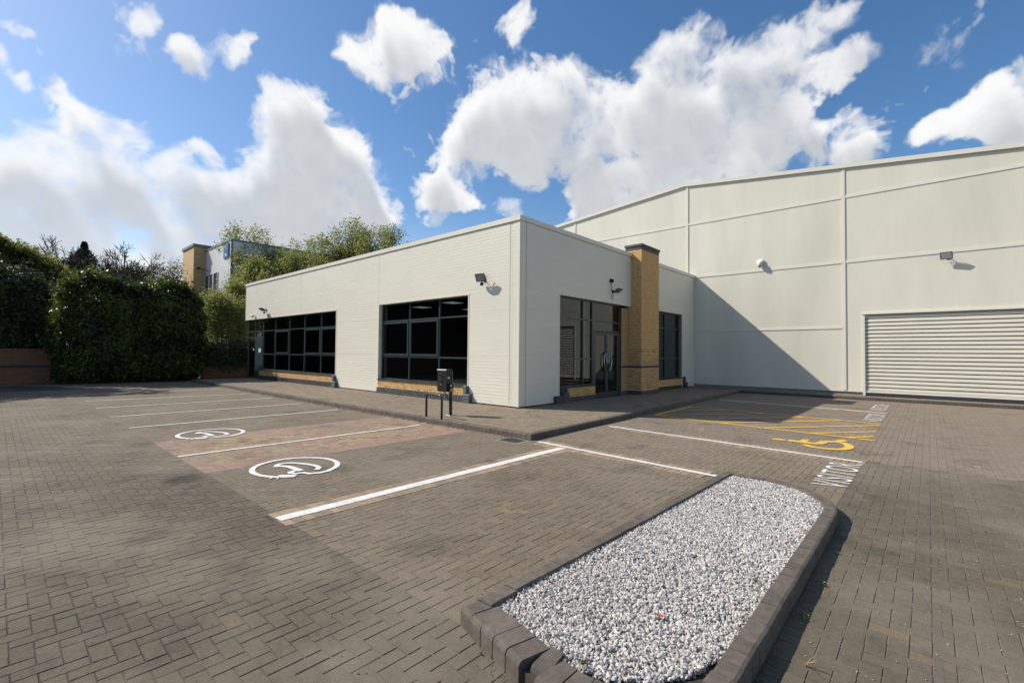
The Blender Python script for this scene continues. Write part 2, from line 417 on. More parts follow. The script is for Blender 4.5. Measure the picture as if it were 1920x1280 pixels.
M_paver = paver_material()
M_paver.node_tree.nodes['Principled BSDF'].inputs['Specular IOR Level'].default_value = 0.25


def brick_tex_material(name, c1, c2, mortar, axis='x'):
    m = bpy.data.materials.new(name)
    m.use_nodes = True
    t = m.node_tree
    b = t.nodes['Principled BSDF']
    b.inputs['Roughness'].default_value = 0.85
    g = nd(t, 'ShaderNodeNewGeometry')
    s = nd(t, 'ShaderNodeSeparateXYZ')
    t.links.new(g.outputs['Position'], s.inputs[0])
    c = nd(t, 'ShaderNodeCombineXYZ')
    t.links.new(s.outputs['Y' if axis == 'y' else 'X'], c.inputs['X'])
    t.links.new(s.outputs['Z'], c.inputs['Y'])
    br = nd(t, 'ShaderNodeTexBrick', inp={'Color1': (*c1, 1), 'Color2': (*c2, 1), 'Mortar': (*mortar, 1), 'Scale': 1.0, 'Mortar Size': 0.008, 'Brick Width': 0.225, 'Row Height': 0.075})
    t.links.new(c.outputs[0], br.inputs['Vector'])
    t.links.new(br.outputs['Color'], b.inputs['Base Color'])
    bp = nd(t, 'ShaderNodeBump', inp={'Strength': 0.5, 'Distance': 0.008}, invert=True)
    t.links.new(br.outputs['Fac'], bp.inputs['Height'])
    t.links.new(bp.outputs[0], b.inputs['Normal'])
    return m


M_brickfar = brick_tex_material('buff_brickwork', (0.22, 0.105, 0.045), (0.16, 0.07, 0.032), (0.10, 0.07, 0.045), 'y')


def glass_material(name, tint, boost=1.0):
    m = bpy.data.materials.new(name)
    m.use_nodes = True
    t = m.node_tree
    t.nodes.clear()
    o = nd(t, 'ShaderNodeOutputMaterial')
    tr = nd(t, 'ShaderNodeBsdfTransparent', inp={'Color': (*tint, 1)})
    gl = nd(t, 'ShaderNodeBsdfGlossy', inp={'Color': (0.9, 0.95, 0.97, 1), 'Roughness': 0.01})
    fr = nd(t, 'ShaderNodeFresnel', inp={'IOR': 1.5})
    mu = nd(t, 'ShaderNodeMath', operation='MULTIPLY', use_clamp=True, inp={1: 1.25 * boost})
    t.links.new(fr.outputs[0], mu.inputs[0])
    mx_ = nd(t, 'ShaderNodeMixShader')
    ge = nd(t, 'ShaderNodeNewGeometry')
    ob = nd(t, 'ShaderNodeMath', operation='SUBTRACT', inp={0: 1.0})
    t.links.new(ge.outputs['Backfacing'], ob.inputs[1])
    mf = nd(t, 'ShaderNodeMath', operation='MULTIPLY')
    t.links.new(mu.outputs[0], mf.inputs[0]); t.links.new(ob.outputs[0], mf.inputs[1])
    t.links.new(mf.outputs[0], mx_.inputs[0])
    t.links.new(tr.outputs[0], mx_.inputs[1])
    t.links.new(gl.outputs[0], mx_.inputs[2])
    t.links.new(mx_.outputs[0], o.inputs['Surface'])
    return m


M_glass = glass_material('tinted_glass', (0.30, 0.33, 0.33))


def leaf_material(name, col, rough=0.45, trans=0.35, var=0.35, col2=None):
    m = bpy.data.materials.new(name)
    m.use_nodes = True
    t = m.node_tree
    t.nodes.clear()
    o = nd(t, 'ShaderNodeOutputMaterial')
    g = nd(t, 'ShaderNodeNewGeometry')
    rp = nd(t, 'ShaderNodeMapRange', inp={'To Min': 1 - var, 'To Max': 1 + var})
    t.links.new(g.outputs['Random Per Island'], rp.inputs['Value'])
    n = nd(t, 'ShaderNodeTexNoise', inp={'Scale': 0.8, 'Detail': 3.0})
    t.links.new(g.outputs['Position'], n.inputs['Vector'])
    mc = nd(t, 'ShaderNodeMix', data_type='RGBA', inp={6: (*col, 1), 7: (*(col2 or tuple(c * 1.5 for c in col)), 1)})
    nr = nd(t, 'ShaderNodeMapRange', inp={'From Min': 0.38, 'From Max': 0.62})
    t.links.new(n.outputs['Fac'], nr.inputs['Value'])
    t.links.new(nr.outputs[0], mc.inputs[0])
    s = nd(t, 'ShaderNodeVectorMath', operation='SCALE')
    t.links.new(mc.outputs[2], s.inputs[0]); t.links.new(rp.outputs[0], s.inputs['Scale'])
    p = nd(t, 'ShaderNodeBsdfPrincipled', inp={'Roughness': rough})
    t.links.new(s.outputs[0], p.inputs['Base Color'])
    tl = nd(t, 'ShaderNodeBsdfTranslucent')
    t.links.new(s.outputs[0], tl.inputs['Color'])
    mx_ = nd(t, 'ShaderNodeMixShader', inp={0: trans})
    t.links.new(p.outputs[0], mx_.inputs[1]); t.links.new(tl.outputs[0], mx_.inputs[2])
    t.links.new(mx_.outputs[0], o.inputs['Surface'])
    return m


M_laurel = leaf_material('laurel_leaves', (0.024, 0.040, 0.007), 0.38, 0.48, 0.35, (0.085, 0.128, 0.018))
M_dark = leaf_material('dark_shrub_leaves', (0.030, 0.050, 0.014), 0.5, 0.25, 0.4, (0.055, 0.080, 0.018))
M_olive = leaf_material('olive_leaves', (0.16, 0.185, 0.038), 0.5, 0.58, 0.4, (0.23, 0.205, 0.050))
M_spring = leaf_material('spring_leaves', (0.21, 0.24, 0.065), 0.55, 0.55, 0.3, (0.29, 0.30, 0.090))
M_pink = leaf_material('budding_leaves', (0.17, 0.14, 0.07), 0.5, 0.4, 0.35, (0.19, 0.13, 0.08))
M_fir = leaf_material('fir_needles', (0.014, 0.024, 0.014), 0.6, 0.15, 0.4)
M_weed = leaf_material('weed_leaves', (0.07, 0.11, 0.02), 0.5, 0.3, 0.3)
M_redleaf = mat('red_leaf', (0.35, 0.045, 0.015), 0.5, var=0.2, vscale=60)


# ------------------------------------------------------------------ building helpers
class MB:
    def __init__(s):
        s.v, s.f = [], []

    def add(s, v, f):
        o = len(s.v)
        s.v += [tuple(p) for p in v]
        s.f += [tuple(i + o for i in q) for q in f]
        return s

    def box(s, x0, x1, y0, y1, z0, z1):
        x0, x1 = min(x0, x1), max(x0, x1)
        y0, y1 = min(y0, y1), max(y0, y1)
        z0, z1 = min(z0, z1), max(z0, z1)
        return s.add([(x0, y0, z0), (x1, y0, z0), (x1, y1, z0), (x0, y1, z0), (x0, y0, z1), (x1, y0, z1), (x1, y1, z1), (x0, y1, z1)],
                     [(0, 3, 2, 1), (4, 5, 6, 7), (0, 1, 5, 4), (1, 2, 6, 5), (2, 3, 7, 6), (3, 0, 4, 7)])

    def bbox(s, x0, x1, y0, y1, z0, z1, b=0.01):
        """box with chamfered vertical edges and top rim"""
        pts = [(x0 + b, y0), (x1 - b, y0), (x1, y0 + b), (x1, y1 - b), (x1 - b, y1), (x0 + b, y1), (x0, y1 - b), (x0, y0 + b)]
        cx, cy = (x0 + x1) / 2, (y0 + y1) / 2
        n = 8
        v = [(p[0], p[1], z0) for p in pts] + [(p[0], p[1], z1 - b) for p in pts]
        v += [(cx + (p[0] - cx) * (1 - 2 * b / (x1 - x0)), cy + (p[1] - cy) * (1 - 2 * b / (y1 - y0)), z1) for p in pts]
        f = [tuple(range(n))[::-1], tuple(range(2 * n, 3 * n))]
        for k in (0, 1):
            f += [(k * n + i, k * n + (i + 1) % n, (k + 1) * n + (i + 1) % n, (k + 1) * n + i) for i in range(n)]
        return s.add(v, f)

    def prism(s, poly, z0, z1):
        n = len(poly)
        v = [(p[0], p[1], z0) for p in poly] + [(p[0], p[1], z1) for p in poly]
        f = [tuple(range(n))[::-1], tuple(range(n, 2 * n))] + [(i, (i + 1) % n, n + (i + 1) % n, n + i) for i in range(n)]
        return s.add(v, f)

    def tube(s, pts, rad, n=8, cap=True):
        pts = [Vector(p) for p in pts]
        if not hasattr(rad, '__len__'):
            rad = [rad] * len(pts)
        base = len(s.v)
        up = None
        for i, p in enumerate(pts):
            d = (pts[min(i + 1, len(pts) - 1)] - pts[max(i - 1, 0)]).normalized()
            if up is None:
                up = d.orthogonal().normalized()
            up = (up - d * up.dot(d))
            up = up.normalized() if up.length > 1e-6 else d.orthogonal().normalized()
            w = d.cross(up)
            for k in range(n):
                a = 2 * math.pi * k / n
                s.v.append(tuple(p + (up * math.cos(a) + w * math.sin(a)) * rad[i]))
        for i in range(len(pts) - 1):
            for k in range(n):
                a, b = base + i * n + k, base + i * n + (k + 1) % n
                s.f.append((a, b, b + n, a + n))
        if cap:
            s.f.append(tuple(base + k for k in range(n))[::-1])
            s.f.append(tuple(base + (len(pts) - 1) * n + k for k in range(n)))
        return s

    def build(s, name, m, parent=None, smooth=False, kind=None):
        me = bpy.data.meshes.new(name)
        me.from_pydata(s.v, [], s.f)
        me.materials.append(m)
        if smooth:
            me.shade_smooth()
        return link(name, me, parent, kind)


def link(name, me, parent=None, kind=None):
    o = bpy.data.objects.new(name, me)
    COL.objects.link(o)
    if parent is not None:
        o.parent = parent
        o.matrix_parent_inverse = parent_inv(parent)
    if kind:
        o['kind'] = kind
    return o


_PW = {}


def parent_inv(p):
    """inverse of the parent's world matrix (parents never rotate or scale here unless recorded)"""
    m = Matrix.Identity(4)
    q = p
    chain = []
    while q is not None:
        chain.append(q)
        q = q.parent
    for q in reversed(chain):
        m = m @ q.matrix_parent_inverse @ q.matrix_basis
    return m.inverted()


def thing(name, loc, label, cat, group=None):
    o = bpy.data.objects.new(name, None)
    o.empty_display_size = 0.2
    COL.objects.link(o)
    o.location = loc
    o['label'] = label
    o['category'] = cat
    if group:
        o['group'] = group
    return o


def tag(o, label, cat, group=None):
    o['label'] = label
    o['category'] = cat
    if group:
        o['group'] = group
    return o


def np_mesh(name, verts, faces, m, attr=None):
    """verts (N,3), faces (F,k) equal-sized"""
    me = bpy.data.meshes.new(name)
    k = faces.shape[1]
    me.vertices.add(len(verts))
    me.vertices.foreach_set('co', np.asarray(verts, np.float32).ravel())
    me.loops.add(faces.size)
    me.loops.foreach_set('vertex_index', faces.astype(np.int32).ravel())
    me.polygons.add(len(faces))
    me.polygons.foreach_set('loop_start', np.arange(0, faces.size, k, dtype=np.int32))
    me.polygons.foreach_set('loop_total', np.full(len(faces), k, np.int32))
    me.update(calc_edges=True)
    if attr is not None:
        a = me.attributes.new('tint', 'FLOAT_COLOR', 'FACE')
        a.data.foreach_set('color', np.asarray(attr, np.float32).ravel())
    me.materials.append(m)
    me.shade_flat()
    return me


# ------------------------------------------------------------------ ground
GR = MB()
R_ = 900.0
GR.add([(-R_, -R_, -0.05), (R_, -R_, -0.05), (R_, R_, -0.05), (-R_, R_, -0.05)], [(0, 1, 2, 3)])
M_ground = mat('distant_ground', (0.075, 0.080, 0.045), 0.95, var=0.3, vscale=0.2)
GR.build('ground', M_ground)['kind'] = 'structure'

CP = MB()
CP.add([(-33.0, -14, -0.0048), (14, -14, -0.0048), (14, 24.5, -0.0048), (-33.0, 24.5, -0.0048)], [(0, 1, 2, 3)])
car_park = CP.build('car_park', M_sand)
car_park['kind'] = 'structure'
FOOT_Z = 0.12
KC = (-5.81, 7.06)         # outer corner of the footway
KB2 = (-6.40, 22.75)       # where the side kerb meets the kerb in front of the warehouse
KA2 = (-29.6, 7.20)


def kerbB_x(y):
    return KC[0] + (KB2[0] - KC[0]) * (y - KC[1]) / (KB2[1] - KC[1])


def kerbA_y(x):
    return KC[1] + (KA2[1] - KC[1]) * (x - KC[0]) / (KA2[0] - KC[0])


# bed outline (outer face of its kerb)
def arc(cx, cy, r, a0, a1, n):
    return [(cx + r * math.cos(math.radians(a0 + (a1 - a0) * i / n)), cy + r * math.sin(math.radians(a0 + (a1 - a0) * i / n))) for i in range(n + 1)]


BED = [(-2.20, 1.99), (-1.42, 1.79)] + arc(-1.28, 2.37, 0.58, -100, -5, 12)[1:] + [(-0.70, 3.0), (-0.70, 5.3)] + arc(-1.80, 5.69, 1.10, 0, 74, 14) + [(-2.10, 6.73)]


def resample(path, step, closed=True):
    pts = [Vector(p) for p in path]
    if closed:
        pts.append(pts[0])
    out = []
    for a, b in zip(pts[:-1], pts[1:]):
        L = (b - a).length
        n = max(1, int(round(L / 0.02)))
        for i in range(n):
            out.append(a + (b - a) * i / n)
    out.append(pts[-1])
    cum = [0]
    for a, b in zip(out[:-1], out[1:]):
        cum.append(cum[-1] + (b - a).length)
    T = cum[-1]
    N = int(round(T / step))
    res = []
    j = 0
    for k in range(N + 1):
        s_ = T * k / N
        while j < len(cum) - 2 and cum[j + 1] < s_:
            j += 1
        f = (s_ - cum[j]) / max(1e-9, cum[j + 1] - cum[j])
        res.append(out[j].lerp(out[j + 1], f))
    return res


def inset_poly(poly, d):
    """inset of a counter-clockwise polygon"""
    n = len(poly)
    out = []
    for i in range(n):
        a, b, c = Vector(poly[i - 1]), Vector(poly[i]), Vector(poly[(i + 1) % n])
        e1, e2 = (b - a).normalized(), (c - b).normalized()
        n1, n2 = Vector((-e1.y, e1.x)), Vector((-e2.y, e2.x))
        m = (n1 + n2).normalized()
        out.append(b + m * d / max(0.5, m.dot(n1)))
    return [tuple(p) for p in out]


def in_poly(px, py, poly):
    px, py = np.asarray(px), np.asarray(py)
    c = np.zeros(px.shape, bool)
    n = len(poly)
    for i in range(n):
        x1, y1 = poly[i][0], poly[i][1]
        x2, y2 = poly[(i + 1) % n][0], poly[(i + 1) % n][1]
        cond = ((y1 > py) != (y2 > py)) & (px < (x2 - x1) * (py - y1) / ((y2 - y1) if abs(y2 - y1) > 1e-12 else 1e-12) + x1)
        c ^= cond
    return c


# white lines (start, end, width)
LINES = [((-23.6, 2.05), (-23.3, 6.75), 0.08), ((-20.55, 2.05), (-20.1, 6.74), 0.08), ((-17.95, 2.03), (-17.7, 6.75), 0.08),
         ((-15.35, 2.02), (-15.2, 6.74), 0.08), ((-12.93, 2.01), (-12.88, 6.78), 0.08), ((-8.93, 2.01), (-8.87, 6.70), 0.08),
         ((-4.91, 1.96), (-4.93, 6.90), 0.15),
         ((-5.63, 7.05), (-2.24, 6.82), 0.10), ((-5.63, 9.73), (-0.81, 9.36), 0.10), ((-6.0, 18.55), (-0.97, 17.98), 0.10)]
# buff soldier courses either side of some lines: (start, end)
STRIPS = [((-4.91, 1.95), (-4.93, 6.85)), ((-5.55, 7.04), (-2.30, 6.82)), ((-5.55, 9.72), (-0.75, 9.35)), ((-5.9, 18.52), (-0.9, 17.98))]
STRIP_HALF = 0.24


def dist_seg(px, py, a, b):
    ax, ay = a
    bx, by = b
    dx, dy = bx - ax, by - ay
    L2 = dx * dx + dy * dy
    t = ((px - ax) * dx + (py - ay) * dy) / L2
    tc_ = np.clip(t, 0, 1)
    return np.hypot(px - ax - tc_ * dx, py - ay - tc_ * dy), t


def tint_at(x, y, n):
    """base colour of each paver by the zone it is laid in"""
    base = np.zeros((n, 3))
    base[:] = (0.099, 0.083, 0.059)
    base *= (1 + 0.45 * np.clip((-x - 5) / 9, 0, 1))[:, None] * (1 + 0.12 * np.clip((y - 1) / 4, 0, 1))[:, None]                         # grey-brown aisle
    bay = (y > 2.0) & (x < -0.85)
    base[bay] = (0.160, 0.129, 0.091)
    base[bay] *= (1 + 0.22 * np.clip((y[bay] - 5) / 4, 0, 1))[:, None]
    far = (y > 9.5) & (x > -0.85)
    base[far] = (0.205, 0.166, 0.127)
    k = np.clip((y - 6.5) / 6, 0, 1)[:, None]
    right = (x > -0.85) & ~far
    base[right] = base[right] * (1 - k[right]) + np.array((0.180, 0.147, 0.113)) * k[right]
    sel = (x > -1.6) & (x < 0.6) & (y < 6)
    base[sel] *= 1.06
    fb = (y > 9.5) & bay & (x > -6.5)
    base[fb] = (0.198, 0.160, 0.122)
    ev = (x > -10.75) & (x < -7.55) & (y > 2.0) & (y < 7.0)
    rim = ev & ((x < -10.35) | (x > -7.95) | (y < 2.1))
    r = rng.random(n)
    evc = np.where((r < 0.45)[:, None], np.array([(0.285, 0.225, 0.135)]), np.where((r < 0.8)[:, None], np.array([(0.29, 0.185, 0.135)]), np.array([(0.225, 0.165, 0.120)])))
    base[ev] = evc[ev]
    base[rim] = np.where((r < 0.8)[:, None], np.array([(0.30, 0.185, 0.145)]), np.array([(0.25, 0.19, 0.14)]))[rim]
    hat = (x > -5.2) & (x < -0.9) & (y > 12.0) & (y < 15.2)
    base[hat] = np.where((r < 0.5)[:, None], np.array([(0.26, 0.20, 0.145)]), np.array([(0.24, 0.17, 0.13)]))[hat]
    # odd replaced blocks
    odd = r > 0.988
    base[odd] = base[odd] * np.array((1.25, 1.12, 0.95))
    v = 1 + rng.normal(0, 0.05, n)
    hue = rng.normal(0, 0.012, (n, 3))
    return np.clip(base * v[:, None] * (1 + hue), 0.02, 0.6)


def herring(x0, x1, y0, y1, ox=0.0, oy=0.0):
    """herringbone blocks of 2 x 1 cells; returns cell pairs"""
    ii, jj = np.meshgrid(np.arange(int(x0 / 0.1) - 2, int(x1 / 0.1) + 2), np.arange(int(y0 / 0.1) - 2, int(y1 / 0.1) + 2), indexing='ij')
    ii, jj = ii.ravel(), jj.ravel()
    k = (ii - jj) % 4
    h = k == 0
    v = k == 3
    A = np.stack([ii[h], jj[h], ii[h] + 1, jj[h]], 1)
    B = np.stack([ii[v], jj[v], ii[v], jj[v] + 1], 1)
    return np.concatenate([A, B])


def pavers_from_cells(C, keep):
    """keep(x, y) -> mask of cells that may be paved; halves are cut"""
    ax, ay = (C[:, 0] + 0.5) * 0.1, (C[:, 1] + 0.5) * 0.1
    bx, by = (C[:, 2] + 0.5) * 0.1, (C[:, 3] + 0.5) * 0.1
    ka, kb = keep(ax, ay), keep(bx, by)
    r = []
    both = ka & kb
    r.append(np.stack([C[both, 0] * 0.1, (C[both, 2] + 1) * 0.1, C[both, 1] * 0.1, (C[both, 3] + 1) * 0.1], 1))
    oa = ka & ~kb
    r.append(np.stack([C[oa, 0] * 0.1, (C[oa, 0] + 1) * 0.1, C[oa, 1] * 0.1, (C[oa, 1] + 1) * 0.1], 1))
    ob = kb & ~ka
    r.append(np.stack([C[ob, 2] * 0.1, (C[ob, 2] + 1) * 0.1, C[ob, 3] * 0.1, (C[ob, 3] + 1) * 0.1], 1))
    return np.concatenate(r)


def quads_of(R, z, depth=0.008, inset=0.0026):
    """R (N,4) rectangles -> 8 corner verts per block"""
    n = len(R)
    j = rng.uniform(-0.0012, 0.0012, (n, 2))
    g = np.where((R[:, 2] > 2.0) & (R[:, 1] < -0.7), 0.0009, 0.0021) + rng.uniform(-0.0003, 0.0007, n)
    x0, x1, y0, y1 = R[:, 0] + g + j[:, 0], R[:, 1] - g + j[:, 0], R[:, 2] + g + j[:, 1], R[:, 3] - g + j[:, 1]
    i = inset * rng.uniform(0.65, 1.35, n)
    top = z - rng.uniform(0, 0.0022, n)
    sink = rng.uniform(-0.0008, 0.0008, (n, 4))
    V = np.zeros((n, 8, 3))
    bot = z - depth
    for q, (a, b) in enumerate(((x0, y0), (x1, y0), (x1, y1), (x0, y1))):
        V[:, q, 0], V[:, q, 1], V[:, q, 2] = a, b, bot
    for q, (a, b) in enumerate(((x0 + i, y0 + i), (x1 - i, y0 + i), (x1 - i, y1 - i), (x0 + i, y1 - i))):
        V[:, 4 + q, 0], V[:, 4 + q, 1], V[:, 4 + q, 2] = a, b, top + sink[:, q]
    return V


PF = np.array([(4, 5, 6, 7), (0, 1, 5, 4), (1, 2, 6, 5), (2, 3, 7, 6), (3, 0, 4, 7)])


def lay(V, tint, parent, field_name, n_near=300, name='paver'):
    """nearest n_near blocks one by one, the rest joined"""
    cen = V[:, 4:, :].mean(1)
    d = np.hypot(cen[:, 0], cen[:, 1])
    # inside the picture?
    P = cen - np.array((0, 0, 1.7))
    R = np.array(CR)
    cx, cy, cz = P @ R[:, 0], P @ R[:, 1], -(P @ R[:, 2])
    inside = (cz > 0.3) & (np.abs(cx / np.maximum(cz, .1)) < 1.12) & (np.abs(cy / np.maximum(cz, .1)) < 0.75)
    order = np.argsort(np.where(inside, d, 1e6))
    near = order[:n_near]
    mask = np.ones(len(V), bool)
    mask[near] = False
    for i in near:
        c = cen[i].copy()
        c[2] = 0
        me = np_mesh(name, V[i] - c, PF, M_paver, np.tile(np.append(tint[i], 1), (5, 1)))
        o = link(name, me, parent)
        o.location = Vector(c)
    F = (PF[None] + np.arange(mask.sum())[:, None, None] * 8).reshape(-1, 4)
    T = np.repeat(np.concatenate([tint[mask], np.ones((mask.sum(), 1))], 1), 5, 0)
    me = np_mesh(field_name, V[mask].reshape(-1, 3), F, M_paver, T)
    link(field_name, me, parent, 'stuff')


def keep_carpark(x, y):
    k = (x > -27) & (x < 7.5) & (y > -3) & (y < 22.70)
    foot = (y > 7.06 - 0.005) & (x < kerbB_x(y)) | ((x < KC[0]) & (y > kerbA_y(x)))
    k &= ~foot
    k &= ~in_poly(x, y, BED)
    for a, b in STRIPS:
        d, t = dist_seg(x, y, a, b)
        k &= ~((d < STRIP_HALF - 0.03) & (t > 0) & (t < 1))
    k &= ~((x > -0.10) & (x < 0.10) & (y > -3) & (y < 9.4) & (x > -0.05) & (x < 0.05))
    k &= ~((x > -6.38) & (x < -5.78) & (y > 6.62) & (y < 6.98))       # gully
    return k


# drop blocks whose mates fall outside what the picture or a step aside can show
C = herring(-27, 7.5, -3, 22.8)


def bays(x, y):
    return (y > 2.0) & (x < -0.80)


def ev_zone(x, y):
    return (x > -10.75) & (x < -7.55) & (y > 2.0) & (y < 7.0)


Rr = np.concatenate([pavers_from_cells(C, lambda x, y: keep_carpark(x, y) & ~bays(x, y)),
                     pavers_from_cells(C, lambda x, y: keep_carpark(x, y) & bays(x, y) & ~ev_zone(x, y)),
                     pavers_from_cells(C, lambda x, y: keep_carpark(x, y) & ev_zone(x, y))])
V = quads_of(Rr, 0.0)
cx_, cy_ = Rr[:, :2].mean(1), Rr[:, 2:].mean(1)
T = tint_at(cx_, cy_, len(Rr))
# soldier courses
SV, ST = [], []


def soldier(a, b, half, width_out, tint_fn, z=0.004, step=0.1):
    a, b = np.array(a, float), np.array(b, float)
    L = np.hypot(*(b - a))
    e = (b - a) / L
    nrm = np.array((-e[1], e[0]))
    n = int(L / step)
    for side in (0, 1):
        R = np.zeros((n, 4))
        R[:, 0] = np.arange(n) * step
        R[:, 1] = R[:, 0] + step
        R[:, 2] = side * half - half
        R[:, 3] = side * half
        Vs = quads_of(R, z)
        xy = Vs[:, :, 0:1] * e + Vs[:, :, 1:2] * nrm + a
        Vs[:, :, 0:2] = xy
        SV.append(Vs)
        ST.append(tint_fn(n))


def buff_t(n):
    r = rng.random((n, 1))
    c = np.where(r < 0.6, np.array([(0.32, 0.235, 0.150)]), np.where(r < 0.85, np.array([(0.31, 0.210, 0.150)]), np.array([(0.23, 0.175, 0.125)])))
    return c * (1 + rng.normal(0, 0.07, (n, 1)))


def aisle_t(n):
    return np.array([(0.108, 0.093, 0.073)]) * (1 + rng.normal(0, 0.07, (n, 1)))


for a, b in STRIPS:
    soldier(a, b, 0.235, 0, buff_t, z=0.005)
soldier((0.0, -3), (0.0, 9.4), 0.05, 0, aisle_t, z=0.0, step=0.2)
V = np.concatenate([V] + SV)
T = np.concatenate([T] + ST)
lay(V, T, car_park, 'paver_field')

# ------------------------------------------------------------------ footway
foot_poly = [(KC[0] - 0.03, KC[1] + 0.03), (KB2[0] - 0.03, KB2[1] + 0.03), (9.0, KB2[1] + 0.03), (9.0, 24.4), (-29.6, 24.4), (-29.6, KA2[1] + 0.03)]
footway = MB().prism(foot_poly, -0.05, FOOT_Z - 0.0048).build('footway', M_sand)
footway['kind'] = 'structure'


def keep_foot(x, y):
    k = (x > -29.5) & (x < 8.0) & (y < 23.55)
    a = (x < kerbB_x(y) - 0.13) & (y > kerbA_y(x) + 0.13) & (x > -29.5)
    b = (y > KB2[1] + 0.13)
    k &= (a | b)
    k &= ~((x < -8.86) & (y > 10.18))
    return k


C = herring(-29.6, 8.0, 7.0, 23.6)
Rf = pavers_from_cells(C, keep_foot)
Vf = quads_of(Rf, FOOT_Z)
nf = len(Rf)
Tf = np.array([(0.212, 0.170, 0.120)]) * (1 + rng.normal(0, 0.08, (nf, 1))) * (1 + rng.normal(0, 0.02, (nf, 3)))
lay(Vf, Tf, footway, 'paver_field')


def kerb_block_mesh(a, b, na, nb, width, ztop, zbot, cham=0.028, gap=0.004, mb=None, width_b=None):
    """block between outer points a,b (2D) with inward unit normals na, nb"""
    a, b = Vector(a), Vector(b)
    e = (b - a)
    g = e.normalized() * gap
    a2, b2 = a + g, b - g
    prof = [(0.0, zbot), (0.0, ztop - cham), (cham * 0.35, ztop - cham * 0.3), (cham, ztop), (width - 0.006, ztop), (width, ztop - 0.006), (width, zbot)]
    n = len(prof)
    kb = 1.0 if width_b is None else width_b / width
    v = [(a2.x + na[0] * w, a2.y + na[1] * w, z) for w, z in prof] + [(b2.x + nb[0] * w * kb, b2.y + nb[1] * w * kb, z) for w, z in prof]
    f = [tuple(range(n))[::-1], tuple(range(n, 2 * n))] + [(i, i + 1, n + i + 1, n + i) for i in range(n - 1)] + [(n - 1, 0, n, 2 * n - 1)]
    if mb is None:
        mb = MB()
    mb.add(v, [tuple(reversed(q)) for q in f])
    return mb


def straight_kerb(a, b, inward, parent, width=0.125, ztop=FOOT_Z, step=0.125, single_dist=13.5):
    a, b = Vector(a), Vector(b)
    L = (b - a).length
    n = int(L / step)
    e = (b - a) / L
    rest = MB()
    for i in range(n):
        p, q = a + e * (i * step), a + e * ((i + 1) * step)
        dz = random.uniform(-0.004, 0.003)
        off = Vector(inward) * random.uniform(-0.003, 0.003)
        if ((p + q) / 2).length < single_dist:
            kerb_block_mesh(p + off, q + off, inward, inward, width, ztop + dz, -0.03).build('kerb_block', M_kerb, parent)
        else:
            kerb_block_mesh(p + off, q + off, inward, inward, width, ztop + dz, -0.03, mb=rest)
    if rest.v:
        rest.build('kerb_run', M_kerb, parent, kind='stuff')


straight_kerb(KC, KA2, (0, 1), footway)
straight_kerb(KC, KB2, (-1, 0), footway)
straight_kerb((KB2[0], KB2[1]), (9.0, KB2[1]), (0, 1), footway)


# ------------------------------------------------------------------ road markings
def ribbon(mb, pts, w, z=0.0045):
    z = z + 0.0035
    P = [Vector((p[0], p[1])) for p in pts]
    L, Rr_ = [], []
    for i, p in enumerate(P):
        d = (P[min(i + 1, len(P) - 1)] - P[max(i - 1, 0)]).normalized()
        n = Vector((-d.y, d.x)) * w / 2
        L.append((p + n))
        Rr_.append((p - n))
    v = [(q.x, q.y, z) for q in L] + [(q.x, q.y, z) for q in Rr_]
    k = len(P)
    mb.add(v, [(k + i, k + i + 1, i + 1, i) for i in range(k - 1)])


def smooth(pts, n=8):
    P = [Vector(p) for p in pts]
    out = []
    for i in range(len(P) - 1):
        p0, p1, p2, p3 = P[max(i - 1, 0)], P[i], P[i + 1], P[min(i + 2, len(P) - 1)]
        for k in range(n):
            t = k / n
            out.append(0.5 * ((2 * p1) + (-p0 + p2) * t + (2 * p0 - 5 * p1 + 4 * p2 - p3) * t * t + (-p0 + 3 * p1 - 3 * p2 + p3) * t ** 3))
    out.append(P[-1])
    return out


for a, b, w in LINES:
    mb = MB()
    a, b = Vector(a), Vector(b)
    n = 40
    pts = [a.lerp(b, i / n) + Vector((random.uniform(-.003, .003), random.uniform(-.003, .003))) for i in range(n + 1)]
    ribbon(mb, pts, w)
    mb.build('bay_line', M_paintw, car_park)

for dx in (0.0, -3.99):
    mb = MB()
    c = (-6.955 + dx, 3.02)
    ring = [(c[0] + 0.60 * math.cos(math.radians(t)), c[1] + 0.565 * math.sin(math.radians(t))) for t in range(22, 331, 6)]
    ribbon(mb, ring, 0.076)
    ribbon(mb, smooth([(-7.13 + dx, 2.80), (-7.27 + dx, 2.90), (-7.25 + dx, 3.04), (-7.06 + dx, 3.16), (-6.88 + dx, 3.225), (-6.68 + dx, 3.23), (-6.56 + dx, 3.14)]), 0.075, 0.0047)
    ribbon(mb, [(-7.16 + dx, 2.86), (-7.05 + dx, 2.93), (-6.95 + dx, 2.95), (-6.84 + dx, 2.955), (-6.66 + dx, 2.97)], 0.09, 0.0049)
    ribbon(mb, [(-6.74 + dx, 2.95), (-6.69 + dx, 2.82), (-6.60 + dx, 2.81)], 0.085, 0.0051)
    ribbon(mb, [(-6.66 + dx, 2.80), (-6.56 + dx, 2.84), (-6.53 + dx, 2.94), (-6.42 + dx, 2.97), (-6.36 + dx, 3.10), (-6.385 + dx, 3.26)], 0.075, 0.0053)
    ribbon(mb, [(-6.60 + dx, 2.62), (-6.43 + dx, 2.79)], 0.13, 0.0055)
    ribbon(mb, [(-6.60 + dx, 2.56), (-6.53 + dx, 2.49)], 0.025, 0.0055)
    ribbon(mb, [(-6.53 + dx, 2.62), (-6.46 + dx, 2.55)], 0.025, 0.0055)
    s_ = mb.build('charging_bay_symbol', M_paintw, car_park)
    s_['label'] = ('white plug in a ring painted on the bay nearer the camera' if dx == 0 else 'white plug in a ring painted on the bay farther from the camera')


